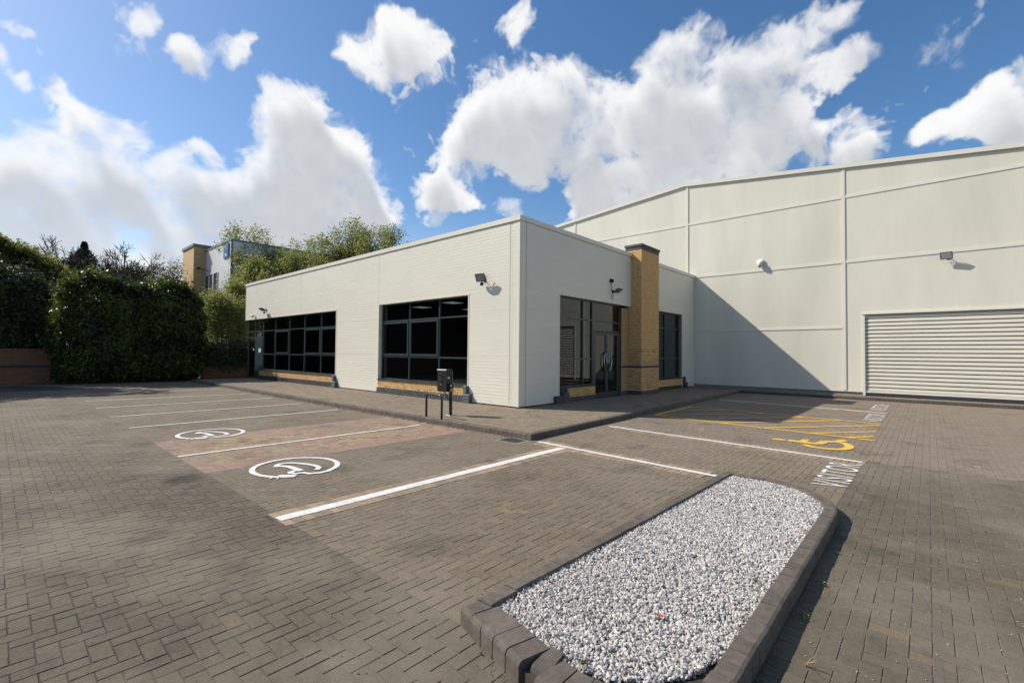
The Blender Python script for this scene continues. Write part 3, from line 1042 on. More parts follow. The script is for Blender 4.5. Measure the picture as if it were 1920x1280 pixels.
def letters(text, x0, x1, y0, y1, z=0.0075):
    """text reads along +Y with its tops toward -X"""
    cu = bpy.data.curves.new('visitor_lettering', 'FONT')
    cu.body = text
    cu.size = 1.0
    cu.space_character = 1.16
    cu.offset = 0.0
    tmp = bpy.data.objects.new('tmp_text', cu)
    COL.objects.link(tmp)
    bpy.context.view_layer.update()
    dg = bpy.context.evaluated_depsgraph_get()
    me = bpy.data.meshes.new_from_object(tmp.evaluated_get(dg))
    bpy.data.objects.remove(tmp)
    co = np.zeros(len(me.vertices) * 3)
    me.vertices.foreach_get('co', co)
    co = co.reshape(-1, 3)
    mn, mxx = co.min(0), co.max(0)
    u = (co[:, 0] - mn[0]) / (mxx[0] - mn[0])
    w = (co[:, 1] - mn[1]) / (mxx[1] - mn[1])
    out = np.stack([x1 + (x0 - x1) * w, y0 + (y1 - y0) * u, np.full(len(u), z)], 1)
    me.vertices.foreach_set('co', out.ravel())
    me.update()
    me.materials.clear()
    me.materials.append(M_paintw)
    return link('visitor_lettering', me, car_park)


letters('VISITOR', -1.20, -0.79, 7.32, 9.08)
letters('VISITOR', -1.34, -0.94, 15.35, 17.45)
letters('VISITOR', -1.43, -1.02, 18.55, 20.95)

# yellow hatching
mb = MB()
ribbon(mb, [(-5.80, 15.36), (-0.90, 14.97)], 0.10, 0.0045)
ribbon(mb, [(-5.68, 12.36), (-0.82, 11.92)], 0.10, 0.0045)
for a, b in (((-5.72, 12.45), (-3.6, 15.16)), ((-4.76, 12.28), (-2.6, 15.06)), ((-3.9, 12.2), (-1.75, 15.0)), ((-2.9, 12.11), (-0.92, 14.64)), ((-1.95, 12.03), (-0.90, 13.36)), ((-1.30, 11.97), (-0.87, 12.53)), ((-5.75, 14.0), (-4.65, 15.24)), ((-5.75, 12.4), (-5.80, 15.36))):
    ribbon(mb, [a, b], 0.10, 0.0049)
mb.build('hatched_zone', M_painty, car_park)
# yellow accessible-bay symbol (wheelchair, tops toward -X)
mb = MB()
hx, hy = -2.28, 10.68
mb.add([(hx + 0.13 * math.cos(a), hy + 0.10 * math.sin(a), 0.0075) for a in [i * math.pi / 8 for i in range(16)]], [tuple(range(16))])
ribbon(mb, smooth([(-2.12, 10.70), (-1.95, 10.70), (-1.74, 10.68), (-1.62, 10.70)], 4), 0.20, 0.0047)
ribbon(mb, smooth([(-1.88, 10.76), (-1.87, 10.92), (-1.86, 11.06)], 3), 0.13, 0.0049)
ribbon(mb, [(-1.62, 10.68), (-1.58, 10.85), (-1.56, 11.06), (-1.38, 11.22), (-1.30, 11.44), (-1.36, 11.54)], 0.16, 0.0051)
ribbon(mb, smooth([(-1.80, 10.42), (-1.62, 10.26), (-1.40, 10.24), (-1.20, 10.38), (-1.12, 10.66), (-1.17, 10.98), (-1.30, 11.18)], 6), 0.15, 0.0053)
mb.build('accessible_bay_symbol', M_painty, car_park)

# gully grate by the footway corner
g = thing('drain_grate', (-6.08, 6.80, 0), 'iron gully grate set in concrete below the footway corner', 'drain')
MB().box(-6.38, -5.78, 6.62, 6.98, -0.03, -0.002).build('surround', mat('pale_concrete', (0.27, 0.25, 0.215), 0.9, var=0.25, vscale=12, bump=0.003, bscale=60), g)
MB().box(-6.30, -5.86, 6.66, 6.94, -0.02, 0.0005).build('pit', M_blackrough, g)
M_iron = mat('cast_iron', (0.10, 0.085, 0.075), 0.6, metal=0.3, var=0.3, vscale=20)
fr_ = MB()
fr_.box(-6.31, -5.85, 6.65, 6.67, 0.0, 0.006).box(-6.31, -5.85, 6.93, 6.95, 0.0, 0.006).box(-6.31, -6.29, 6.67, 6.93, 0.0, 0.006).box(-5.87, -5.85, 6.67, 6.93, 0.0, 0.006)
fr_.build('frame', M_iron, g)
for i in range(9):
    x = -6.27 + i * 0.047
    MB().box(x, x + 0.018, 6.67, 6.93, 0.001, 0.005).build('bar', M_iron, g)

# ------------------------------------------------------------------ gravel bed
bed = thing('gravel_bed', (-1.45, 4.2, 0), 'raised bed of pale grey chippings inside a dark block kerb', 'planting bed')
path = resample(BED, 0.128)
inner = inset_poly([tuple(p) for p in path[:-1]], 1.0)
norms = []
N = len(path) - 1
for i in range(N):
    a, b, c = path[i - 1 if i else N - 1], path[i], path[(i + 1) % N]
    e1, e2 = (b - a).normalized(), (c - b).normalized()
    m = Vector((-e1.y, e1.x)) + Vector((-e2.y, e2.x))
    m.normalize()
    k = 1 / max(0.6, m.dot(Vector((-e1.y, e1.x))))
    norms.append(m * k)
def bed_kerb_w(p):
    k = min(1, max(0, (2.30 - p.y) / 0.35)) * min(1, max(0, (-0.85 - p.x) / 0.3))
    if p.x < -2.1:
        k *= 0.45
    return 0.125 + 0.085 * k


for i in range(N):
    a, b = path[i], path[(i + 1) % N]
    na, nb = norms[i], norms[(i + 1) % N]
    mid = (a + b) / 2
    if -1.52 < mid.x < -1.42 and mid.y < 2.0:
        # broken block, knocked back and tilted
        o = kerb_block_mesh(a, b, na, nb, 0.19, 0.115, -0.02, gap=0.012).build('kerb_block', M_kerb, bed)
        o.matrix_basis = Matrix.Translation((0.03, 0.07, -0.012)) @ Matrix.Translation((mid.x, mid.y, 0)) @ Matrix.Rotation(0.28, 4, 'Z') @ Matrix.Rotation(0.10, 4, 'X') @ Matrix.Translation((-mid.x, -mid.y, 0))
        o['label'] = 'loose kerb block knocked out of line'
        continue
    near = mid.y < 2.6
    dz = random.uniform(-0.005, 0.004) if near else random.uniform(-0.002, 0.002)
    off = na * (random.uniform(-0.005, 0.006) if near else random.uniform(-0.0015, 0.0015))
    wa_, wb_ = bed_kerb_w(a), bed_kerb_w(b)
    kerb_block_mesh(a + off, b + off, na, nb, wa_, width_b=wb_, ztop=0.122 + dz, zbot=-0.03, cham=0.027, gap=random.uniform(0.002, 0.005) if near else 0.0018).build('kerb_block', M_kerb, bed)
MB().prism(inset_poly(BED, 0.03), -0.04, 0.07).build('soil_fill', M_soil, bed)
INN = [(-2.07, 2.17), (-1.75, 2.11), (-1.40, 2.02), (-1.20, 2.07), (-1.02, 2.20), (-0.90, 2.40), (-0.83, 2.65), (-0.825, 3.2), (-0.825, 5.6)] + arc(-1.80, 5.69, 0.975, 0, 74, 12) + [(-2.07, 6.61)]


def chips(n, poly, size, zlo, zhi, m, bounds):
    P = np.zeros((0, 2))
    while len(P) < n:
        q = np.stack([rng.uniform(bounds[0], bounds[1], n * 2), rng.uniform(bounds[2], bounds[3], n * 2)], 1)
        if poly is not None:
            q = q[in_poly(q[:, 0], q[:, 1], poly)]
        P = np.concatenate([P, q])
    P = P[:n]
    ph = (1 + 5 ** 0.5) / 2
    ico = np.array([(-1, ph, 0), (1, ph, 0), (-1, -ph, 0), (1, -ph, 0), (0, -1, ph), (0, 1, ph), (0, -1, -ph), (0, 1, -ph), (ph, 0, -1), (ph, 0, 1), (-ph, 0, -1), (-ph, 0, 1)]) / 1.902 * 0.62
    V_ = ico[None] * rng.uniform(0.74, 1.2, (n, 12, 1)) + rng.uniform(-0.09, 0.09, (n, 12, 3))
    s = size * rng.uniform(0.6, 1.35, (n, 1, 1)) * np.concatenate([rng.uniform(0.85, 1.35, (n, 1, 1)), rng.uniform(0.65, 1.0, (n, 1, 1)), rng.uniform(0.5, 0.85, (n, 1, 1))], 2)
    V_ = V_ * s
    q = rng.normal(size=(n, 4))
    q /= np.linalg.norm(q, axis=1, keepdims=True)
    w, x, y, z = q.T
    Rm = np.stack([1 - 2 * (y * y + z * z), 2 * (x * y - z * w), 2 * (x * z + y * w), 2 * (x * y + z * w), 1 - 2 * (x * x + z * z), 2 * (y * z - x * w), 2 * (x * z - y * w), 2 * (y * z + x * w), 1 - 2 * (x * x + y * y)], 1).reshape(n, 3, 3)
    V_ = np.einsum('nij,nkj->nki', Rm, V_)
    zz = rng.uniform(zlo, zhi, n)
    V_[:, :, 0] += P[:, None, 0]
    V_[:, :, 1] += P[:, None, 1]
    V_[:, :, 2] += zz[:, None]
    cf = np.array([(0, 11, 5), (0, 5, 1), (0, 1, 7), (0, 7, 10), (0, 10, 11), (1, 5, 9), (5, 11, 4), (11, 10, 2), (10, 7, 6), (7, 1, 8), (3, 9, 4), (3, 4, 2), (3, 2, 6), (3, 6, 8), (3, 8, 9), (4, 9, 5), (2, 4, 11), (6, 2, 10), (8, 6, 7), (9, 8, 1)])
    F_ = (cf[None] + np.arange(n)[:, None, None] * 12).reshape(-1, 3)
    return V_.reshape(-1, 3), F_, n


Vg, Fg, ng_ = chips(56000, INN, 0.0195, 0.075, 0.098, None, (-2.3, -0.6, 1.7, 6.9))
r = rng.random((ng_, 1))
cg_ = np.where(r < 0.62, np.array([(0.50, 0.48, 0.445)]), np.where(r < 0.82, np.array([(0.32, 0.305, 0.28)]), np.where(r < 0.94, np.array([(0.47, 0.39, 0.355)]), np.array([(0.19, 0.185, 0.18)]))))
cg_ = np.clip(cg_ * (1 + rng.normal(0, 0.13, (ng_, 1))), 0.05, 0.85)
M_gravel = mat('chippings', (1, 1, 1), 0.9, spec=0.2, var=0.15, vscale=90, attr='tint')
me = np_mesh('gravel', Vg, Fg, M_gravel, np.repeat(np.concatenate([cg_, np.ones((ng_, 1))], 1), 20, 0))
link('gravel', me, bed, 'stuff')


# leaves ----------------------------------------------------------------------
def leaf_mesh(name, P, size, m, aspect=0.55, normal_bias=None, droop=0.0):
    """kite-shaped leaf at each point P (N,3)"""
    n = len(P)
    d = rng.normal(size=(n, 3))
    if normal_bias is not None:
        nrm = normal_bias + rng.normal(size=(n, 3)) * 0.75
    else:
        nrm = rng.normal(size=(n, 3))
    nrm /= np.linalg.norm(nrm, axis=1, keepdims=True) + 1e-9
    d[:, 2] -= droop
    a = np.cross(nrm, d)
    a /= np.linalg.norm(a, axis=1, keepdims=True) + 1e-9
    b = np.cross(nrm, a)
    s = size * rng.uniform(0.6, 1.4, (n, 1))
    V_ = np.stack([P - a * s, P - b * s * aspect, P + a * s, P + b * s * aspect], 1)
    F_ = np.arange(n * 4).reshape(n, 4)
    return np_mesh(name, V_.reshape(-1, 3), F_, m)


def weed(loc, h, n, label, parent=None):
    P = []
    for i in range(n):
        a, rr = random.uniform(0, 6.28), abs(random.gauss(0, h * 0.6))
        P.append((loc[0] + rr * math.cos(a), loc[1] + rr * math.sin(a), loc[2] + random.uniform(0.004, h)))
    me = leaf_mesh('weed', np.array(P), h * 0.28, M_weed, 0.5)
    o = link('weed', me)
    tag(o, label, 'weed')
    return o


weed((-0.60, 4.15, 0.0), 0.030, 26, 'small green weed in the kerb shadow on the right of the gravel bed')
weed((-0.63, 3.55, 0.0), 0.034, 34, 'weed at the right kerb foot of the gravel bed, nearer than the others')
weed((-0.60, 4.9, 0.0), 0.026, 20, 'weed at the kerb foot toward the far end of the gravel bed')
weed((-0.92, 3.62, 0.105), 0.030, 34, 'low green weed on the chippings against the right kerb')
weed((-1.02, 3.90, 0.105), 0.022, 24, 'sparse sprig of weed among the chippings left of the kerb weed')
weed((-1.33, 2.06, 0.11), 0.028, 34, 'weed in the gap of the broken kerb block at the near end')
weed((-1.90, 1.88, 0.0), 0.018, 20, 'tiny weed at the foot of the near kerb, beside its left corner')
MP = []
for k in range(5200):
    i_ = random.randrange(len(BED))
    a_, b_ = Vector(BED[i_]), Vector(BED[(i_ + 1) % len(BED)])
    p_ = a_.lerp(b_, random.random())
    if random.random() > (b_ - a_).length / 1.2 or (p_.x < -2.1 and p_.y > 2.1):
        continue
    e_ = (b_ - a_).normalized()
    o_ = abs(random.gauss(0, 0.045))
    if math.sin(p_.y * 5.1) + math.sin(p_.x * 9.3 + p_.y * 2.7) < 0.2:
        continue
    MP.append((p_.x + e_.y * o_, p_.y - e_.x * o_, random.uniform(0.001, 0.010)))
link('kerb_moss', leaf_mesh('kerb_moss', np.array(MP), 0.0055, M_weed, 0.6), None, 'stuff')
# dry stalk at the kerb
mb = MB()
for k in range(5):
    a = random.uniform(0, 6.28)
    x, y = -0.52, 3.02
    mb.tube([(x, y, 0), (x + 0.02 * math.cos(a), y + 0.02 * math.sin(a), 0.03), (x + 0.06 * math.cos(a), y + 0.06 * math.sin(a), 0.05 + 0.02 * k / 5)], [0.003, 0.0025, 0.001], 5)
tag(mb.build('dry_stalk', mat('straw', (0.32, 0.21, 0.09), 0.8), None), 'dry straw-coloured stalk lying beside the right kerb of the gravel bed', 'dead plant')
# red leaf
me = MB()
lp = [(-0.028, 0, 0.0), (-0.012, -0.014, 0.006), (0.012, -0.013, 0.004), (0.032, 0.0, 0.010), (0.012, 0.014, 0.008), (-0.012, 0.015, 0.003), (0, 0, 0.0)]
me.add([(p[0] - 1.23, p[1] + 2.735, p[2] + 0.118) for p in lp], [(0, 1, 6), (1, 2, 6), (2, 3, 6), (3, 4, 6), (4, 5, 6), (5, 0, 6)])
tag(me.build('fallen_leaf', M_redleaf, None), 'dark red fallen leaf lying on the pale chippings', 'leaf')
# stray chippings and grit on the paving
Vs, Fs, n_ = chips(1500, None, 0.0065, 0.002, 0.004, None, (-4.0, 3.0, 0.7, 7.5))
M_grit = mat('grit', (0.34, 0.32, 0.28), 0.9, var=0.3, vscale=60)
cen = Vs.reshape(-1, 12, 3).mean(1)
keep = ~in_poly(cen[:, 0], cen[:, 1], BED)
Vs = Vs.reshape(-1, 12, 3)[keep].reshape(-1, 3)
n_ = int(keep.sum())
Fs = Fs[:n_ * 20]
o = link('stray_grit', np_mesh('stray_grit', Vs, Fs, M_grit), None, 'stuff')
# debris swept along the kerb foot
P = np.stack([rng.uniform(-22, -6, 700), 7.0 - np.abs(rng.normal(0, 0.05, 700)), rng.uniform(0.003, 0.012, 700)], 1)
P[:, 1] += (KA2[1] - KC[1]) * (P[:, 0] - KC[0]) / (KA2[0] - KC[0])
o = link('kerb_litter', leaf_mesh('kerb_litter', P, 0.013, mat('dead_leaves', (0.09, 0.06, 0.035), 0.9)), None, 'stuff')

# ------------------------------------------------------------------ cladding helpers
def ribbed(mb, axis, a0, a1, z0, z1, plane, pitch=0.1, depth=0.005, gap=0.010, sgn=-1, phase=0.0):
    """horizontal micro-ribbed sheet. axis 'x': spans x at y=plane facing -Y; axis 'y': spans y at x=plane facing +X"""
    prof = []
    z = z0
    k = math.ceil((z0 - phase) / pitch) * pitch + phase
    prof.append((z0, 0.0))
    while k < z1 - 0.02:
        if k > z0 + 0.02:
            prof += [(k - gap, 0.0), (k - gap * 0.6, depth), (k - gap * 0.1, depth), (k, 0.0)]
        k += pitch
    prof.append((z1, 0.0))
    nseg = max(1, int(abs(a1 - a0) / 1.2))
    base = len(mb.v)
    for i in range(nseg + 1):
        a = a0 + (a1 - a0) * i / nseg
        for (zz, o) in prof:
            if axis == 'x':
                mb.v.append((a, plane + o, zz))
            else:
                mb.v.append((plane - o, a, zz))
    n = len(prof)
    for i in range(nseg):
        for j in range(n - 1):
            p, q = base + i * n + j, base + (i + 1) * n + j
            mb.f.append((p, q, q + 1, p + 1))


def panel(parent, axis, a0, a1, z0, z1, plane, m, pitch=0.1, depth=0.005, back=0.08, g=0.0012, ga=0.0, **kw):
    """one cladding panel with returns"""
    mb = MB()
    lo, hi = min(a0, a1) + g + ga, max(a0, a1) - g - ga
    ribbed(mb, axis, lo, hi, z0 + g, z1 - g, plane, pitch, depth, **kw)
    for (p, q) in (((lo, z0 + g), (lo, z1 - g)), ((lo, z1 - g), (hi, z1 - g)), ((hi, z1 - g), (hi, z0 + g)), ((hi, z0 + g), (lo, z0 + g))):
        if axis == 'x':
            v = [(p[0], plane, p[1]), (q[0], plane, q[1]), (q[0], plane + back, q[1]), (p[0], plane + back, p[1])]
        else:
            v = [(plane, p[0], p[1]), (plane, q[0], q[1]), (plane - back, q[0], q[1]), (plane - back, p[0], p[1])]
        mb.add(v, [(0, 1, 2, 3)])
    return mb.build('cladding_panel', m, parent)


XB, YA, ZR = -8.80, 10.12, 5.72        # side face, front face, roof edge
XL = -30.7                             # left end of the office
YW = 23.60                             # warehouse gable plane
office = thing('office_block', (-19, 16, 0), 'single-storey cream panel-clad office with dark glazing and a flat roof', 'building')
ZC = 5.57                              # underside of the parapet coping
SEAMS = [1.62, 3.0, 4.30]


def column(axis, a0, a1, z0, z1, plane, m=M_clad):
    cuts = [z0] + [s for s in SEAMS if z0 + 0.15 < s < z1 - 0.15] + [z1]
    for c0, c1 in zip(cuts[:-1], cuts[1:]):
        panel(office, axis, a0, a1, c0, c1, plane, m, depth=0.0035, ga=0.006)


# backing so that joints are dark
bk = MB()
bk.box(-10.9, XB - 0.03, YA + 0.03, YA + 0.22, 0.19, ZC)
bk.box(-16.15, -10.9, YA + 0.03, YA + 0.22, 3.58, ZC)
bk.box(-19.5, -16.15, YA + 0.03, YA + 0.22, 0.19, ZC)
bk.box(XL + 0.03, -19.5, YA + 0.03, YA + 0.22, 3.55, ZC)
bk.box(XB - 0.22, XB - 0.03, YA + 0.22, 12.10, 0.19, ZC)
bk.box(XB - 0.22, XB - 0.03, 12.10, 22.04, 3.62, ZC)
bk.box(XB - 0.22, XB - 0.03, 22.04, YW, 0.19, ZC)
bk.box(XL + 0.03, XL + 0.22, YA + 0.22, 22.0, 0.19, ZC)
bk.build('wall_core', mat('core', (0.24, 0.225, 0.19), 0.8), office)
# front face
column('x', -9.08, XB - 0.035, 0.19, ZC, YA)
column('x', -10.93, -9.17, 0.19, 3.58, YA)
column('x', -16.17, -9.17, 3.58, ZC, YA)
column('x', -19.52, -16.17, 0.19, 3.55, YA)
column('x', -23.2, -16.17, 3.55, ZC, YA)
column('x', XL + 0.04, -23.2, 3.55, ZC, YA)
# side face
column('y', YA + 0.035, 10.41, 0.19, ZC, XB)
column('y', 10.42, 12.10, 0.19, 3.62, XB)
column('y', 10.42, 17.0, 3.62, ZC, XB)
column('y', 17.0, YW - 0.01, 3.62, ZC, XB)
column('y', 22.04, YW - 0.01, 0.19, 3.62, XB)
# corner angle, joint cover, jamb and head trims
MB().box(XB - 0.045, XB + 0.006, YA - 0.006, YA + 0.045, 0.185, ZC).build('corner_trim', M_trim, office)
MB().box(XL, XL + 0.045, YA - 0.006, YA + 0.045, 3.54, ZC).build('corner_trim', M_trim, office)
MB().box(-9.165, -9.085, YA + 0.006, YA + 0.03, 0.19, ZC).build('joint_cover', M_trim, office)
t = MB()
t.box(-10.97, -10.925, YA - 0.008, YA + 0.16, 0.62, 3.58)
t.build('jamb_trim', M_trim, office)
MB().box(-16.17, -16.125, YA - 0.008, YA + 0.16, 0.19, 3.58).build('jamb_trim', M_trim, office)
MB().box(-19.565, -19.52, YA - 0.008, YA + 0.16, 0.62, 3.55).build('jamb_trim', M_trim, office)
MB().box(-16.20, -10.90, YA - 0.009, YA + 0.16, 3.555, 3.60).build('head_trim', M_trim, office)
MB().box(XL, -19.50, YA - 0.009, YA + 0.16, 3.525, 3.57).build('head_trim', M_trim, office)
MB().box(XB - 0.16, XB + 0.009, 12.06, 17.0, 3.595, 3.64).build('head_trim', M_trim, office)
MB().box(XB - 0.16, XB + 0.008, 12.06, 12.105, 0.30, 3.595).build('jamb_trim', M_trim, office)
for (a, b) in ((-10.95, XB + 0.008), (-19.53, -16.15)):
    MB().box(a, b, YA - 0.010, YA + 0.03, 0.155, 0.19).build('drip_flashing', M_trim, office)
MB().box(XB - 0.03, XB + 0.012, YA + 0.04, 12.08, 0.155, 0.19).build('drip_flashing', M_trim, office)
MB().box(XB - 0.03, XB + 0.012, 22.06, YW - 0.02, 0.155, 0.19).build('drip_flashing', M_trim, office)
# coping
cp = MB()
cp.box(XL - 0.03, XB + 0.035, YA - 0.035, YA + 0.34, ZC + 0.005, ZR)
cp.box(XB - 0.30, XB + 0.035, YA + 0.341, YW - 0.01, ZC + 0.005, ZR)
cp.box(XL - 0.03, XL + 0.30, YA + 0.341, 22.0, ZC + 0.005, ZR)
cp.build('coping', M_trim, office)
# plinth set back under the cladding
for q in ((-10.9, XB - 0.12, YA + 0.12, YA + 0.25), (-19.5, -16.15, YA + 0.12, YA + 0.25), (XB - 0.25, XB - 0.12, YA + 0.25, 12.1), (XB - 0.25, XB - 0.12, 22.04, YW)):
    MB().box(*q, 0.10, 0.30).build('plinth', M_plinth, office)
MB().box(XL + 0.25, XB - 0.25, YA + 0.35, 22.0, 5.30, 5.45).build('roof', mat('roof_membrane', (0.22, 0.22, 0.22), 0.9), office)
ro = MB()
ro.box(-18.3, XB - 0.25, 22.0, YW, 5.30, 5.45)
ro.build('roof', bpy.data.materials['roof_membrane'], office)
# interior
MB().box(XL + 0.25, XB - 0.25, YA + 0.26, 22.0, 0.10, 0.14).build('floor', M_carpet, office)
ic = MB()
ic.box(XL + 0.25, XB - 0.25, YA + 0.35, 22.0, 3.66, 3.70)
ic.build('ceiling', M_ceil, office)
iw = MB()
iw.box(XL + 0.26, XB - 3.5, 15.6, 15.7, 0.14, 3.66)
iw.box(-17.9, -17.8, YA + 0.36, 15.6, 0.14, 3.66)
iw.box(XB - 5.6, XB - 5.5, 15.7, 22.0, 0.14, 3.66)
iw.box(XL + 0.26, XB - 0.26, 22.0, 22.1, 0.14, 5.3)
iw.box(XB - 3.6, XB - 3.5, 17.2, 22.0, 0.14, 3.66)
iw.box(XL + 0.26, XL + 0.3, YA + 0.4, 22.0, 0.14, 3.55)
iw.build('interior_wall', M_int, office)
M_panel = bpy.data.materials.new('lit_panel')
M_panel.use_nodes = True
M_panel.node_tree.nodes['Principled BSDF'].inputs['Emission Color'].default_value = (1, 0.97, 0.9, 1)
M_panel.node_tree.nodes['Principled BSDF'].inputs['Emission Strength'].default_value = 1.1
for (x, y) in ((-10.6, 13.4), (-11.6, 14.9), (-13.9, 12.0), (-16.4, 12.4), (-15.4, 14.4), (-21.5, 12.4), (-24.5, 13.0)):
    MB().box(x - 0.3, x + 0.3, y - 0.3, y + 0.3, 3.652, 3.659).build('ceiling_light', M_panel, office)


# glazing ------------------------------------------------------------------
def glazing(name, axis, plane, verts_, rails, parent, depth=0.09, w=0.055, casements=(), skip=(), glass=None, label=None):
    """verts_: mullion positions; rails: heights; frame bars + one pane object per light. part > sub-parts"""
    lo, hi = verts_[0], verts_[-1]
    z0, z1 = rails[0], rails[-1]
    fr = MB()

    def bx(mb, a0, a1, zz0, zz1, d0, d1):
        if axis == 'x':
            mb.box(a0, a1, plane + d0, plane + d1, zz0, zz1)
        else:
            mb.box(plane - d1, plane - d0, a0, a1, zz0, zz1)
    for a in verts_:
        bx(fr, a - w / 2, a + w / 2, z0, z1, 0.0, depth)
    for i, (a, b) in enumerate(zip(verts_[:-1], verts_[1:])):
        for r in rails:
            if (i, r) in skip:
                continue
            bx(fr, a + w / 2, b - w / 2, r - w / 2, r + w / 2, 0.004, depth)
    f = fr.build(name, M_frame, parent)
    if label:
        f['label'] = label
    for i, (a, b) in enumerate(zip(verts_[:-1], verts_[1:])):
        rr = [r for r in rails if (i, r) not in skip]
        for j, (c, d) in enumerate(zip(rr[:-1], rr[1:])):
            if (i, j) in casements:
                cs = MB()
                k = 0.075
                A0, A1, C0, C1 = a + w / 2 + 0.012, b - w / 2 - 0.012, c + w / 2 + 0.012, d - w / 2 - 0.012
                bx(cs, A0, A1, C0, C0 + k, -0.022, 0.03)
                bx(cs, A0, A1, C1 - k, C1, -0.022, 0.03)
                bx(cs, A0, A0 + k, C0 + k, C1 - k, -0.022, 0.03)
                bx(cs, A1 - k, A1, C0 + k, C1 - k, -0.022, 0.03)
                cs.build('casement', M_frame, f)
                pn = MB()
                q = 0.015
                bx(pn, A0 + k, A1 - k, C0 + k, C1 - k, q, q + 0.006)
                pn.build('pane', M_glass, f)
            else:
                pn = MB()
                bx(pn, a + w / 2, b - w / 2, c + w / 2, d - w / 2, 0.045, 0.051)
                pn.build('pane', M_glass, f)
    return f


GP = YA + 0.14
glazing('window', 'x', GP, [-16.10, -14.30, -12.58, -10.98], [0.67, 1.53, 2.90, 3.54], office, casements={(0, 1), (1, 1)}, label='three-bay window nearest the building corner')
glazing('window', 'x', GP, [-28.25, -26.6, -24.75, -23.0, -21.26, -19.57], [0.66, 1.53, 2.84, 3.51], office, casements={(1, 1), (3, 1), (4, 1)}, label='five-bay window at the left end of the front')
# left door
dr = glazing('door', 'x', GP, [-30.55, -29.43, -28.30], [0.16, 2.50, 2.84, 3.51], office, label='dark glazed staff door at the left end')
MB().box(-29.38, -28.33, GP - 0.012, GP + 0.03, 0.20, 2.45).build('door_leaf', M_frame, dr)
MB().box(-28.85, -28.55, GP - 0.020, GP - 0.012, 1.62, 1.85).build('door_notice', mat('pale_notice', (0.55, 0.75, 0.74), 0.5), dr)
MB().box(-29.62, -29.56, GP - 0.05, GP + 0.0, 1.72, 1.84).build('keypad', M_white, dr)
# entrance screen and doors on the side face
GB = XB - 0.14
glazing('window', 'y', GB, [12.13, 13.67, 14.27], [0.62, 1.53, 2.90, 3.58], office, skip=(), label='fixed entrance screen beside the doors')
glazing('window', 'y', GB, [14.33, 16.22], [2.55, 2.90, 3.58], office, label='fanlight over the entrance doors')
ent = MB()
for (a, b) in ((14.30, 14.42), (16.12, 16.24)):
    ent.box(GB - 0.09, GB + 0.004, a, b, 0.12, 2.52)
ent = ent.build('entrance_door', M_frame, office)
for a, b in ((14.43, 15.265), (15.275, 16.11)):
    lf = MB()
    k = 0.07
    lf.box(GB - 0.05, GB + 0.0, a, a + k, 0.14, 2.50).box(GB - 0.05, GB + 0.0, b - k, b, 0.14, 2.50).box(GB - 0.05, GB + 0.0, a + k, b - k, 0.14, 0.30).box(GB - 0.05, GB + 0.0, a + k, b - k, 2.42, 2.50)
    lf.build('door_leaf', M_frame, ent)
    MB().box(GB - 0.03, GB - 0.024, a + k, b - k, 0.30, 2.42).build('pane', M_glass, ent)
for s in (-1, 1):
    cy = 15.27 + s * 0.10
    pts = [(GB + 0.05, cy + s * 0.20 * math.cos(t) - s * 0.03, 1.42 + 0.33 * math.sin(t)) for t in [(-0.5 + i / 16) * math.pi for i in range(17)]]
    pts = [(GB + 0.0, pts[0][1], pts[0][2])] + pts + [(GB + 0.0, pts[-1][1], pts[-1][2])]
    mbh = MB().tube(pts, 0.018, 8)
    mbh.tube([(GB + 0.05, cy - s * 0.03, 1.42 - 0.33), (GB + 0.05, cy - s * 0.03, 1.42 + 0.33)], 0.018, 8)
    mbh.build('handle', M_steel, ent, smooth=True)
# threshold
MB().box(GB - 0.1, GB + 0.15, 14.3, 16.24, 0.108, 0.135).build('threshold', M_plinth, office)
# window beyond the pillar
glazing('window', 'y', GB, [17.2, 18.9, 20.4, 22.0], [0.67, 1.53, 2.90, 3.58], office, label='dark window beyond the brick pillar')
# end reveals that close the openings
rv = MB()
rv.box(XL + 0.02, XL + 0.12, GP + 0.1, YA + 0.36, 0.12, 3.55)
rv.build('end_post', M_frame, office)

# bricks ---------------------------------------------------------------------
_bm = {}


def brick_mesh(L, H, D, m):
    key = (round(L, 3), round(H, 3), round(D, 3), m.name)
    if key not in _bm:
        mb = MB()
        mb.bbox(-L / 2, L / 2, -D / 2, D / 2, -H / 2, H / 2, 0.004)
        me = bpy.data.meshes.new('brick')
        me.from_pydata(mb.v, [], mb.f)
        me.materials.append(m)
        _bm[key] = me
    return _bm[key]


def brickwork(parent, axis, a0, a1, z0, courses, plane, m, single=True, rest=None, off=0, proud=0.0):
    """stretcher-bond face of bricks; axis as for the panels"""
    for c in range(courses):
        z = z0 + c * 0.075 + 0.0325
        a = a0 - (0.1125 if (c + off) % 2 else 0)
        while a < a1 - 0.01:
            s, e = max(a, a0), min(a + 0.215, a1)
            a += 0.225
            if e - s < 0.03:
                continue
            L = e - s
            mid = (s + e) / 2
            jit = random.uniform(-0.002, 0.002)
            if single:
                o = link('brick', brick_mesh(L, 0.065, 0.06, m), parent)
                if axis == 'x':
                    o.location = (mid, plane + 0.03 + jit - proud, z)
                else:
                    o.location = (plane - 0.03 + jit + proud, mid, z)
                    o.rotation_euler = (0, 0, math.pi / 2)
                o.matrix_basis = Matrix.LocRotScale(o.location, o.rotation_euler, None)
            else:
                if axis == 'x':
                    rest.box(s, e, plane + jit - proud, plane + 0.06, z - 0.0325, z + 0.0325)
                else:
                    rest.box(plane - 0.06, plane + jit + proud, s, e, z - 0.0325, z + 0.0325)


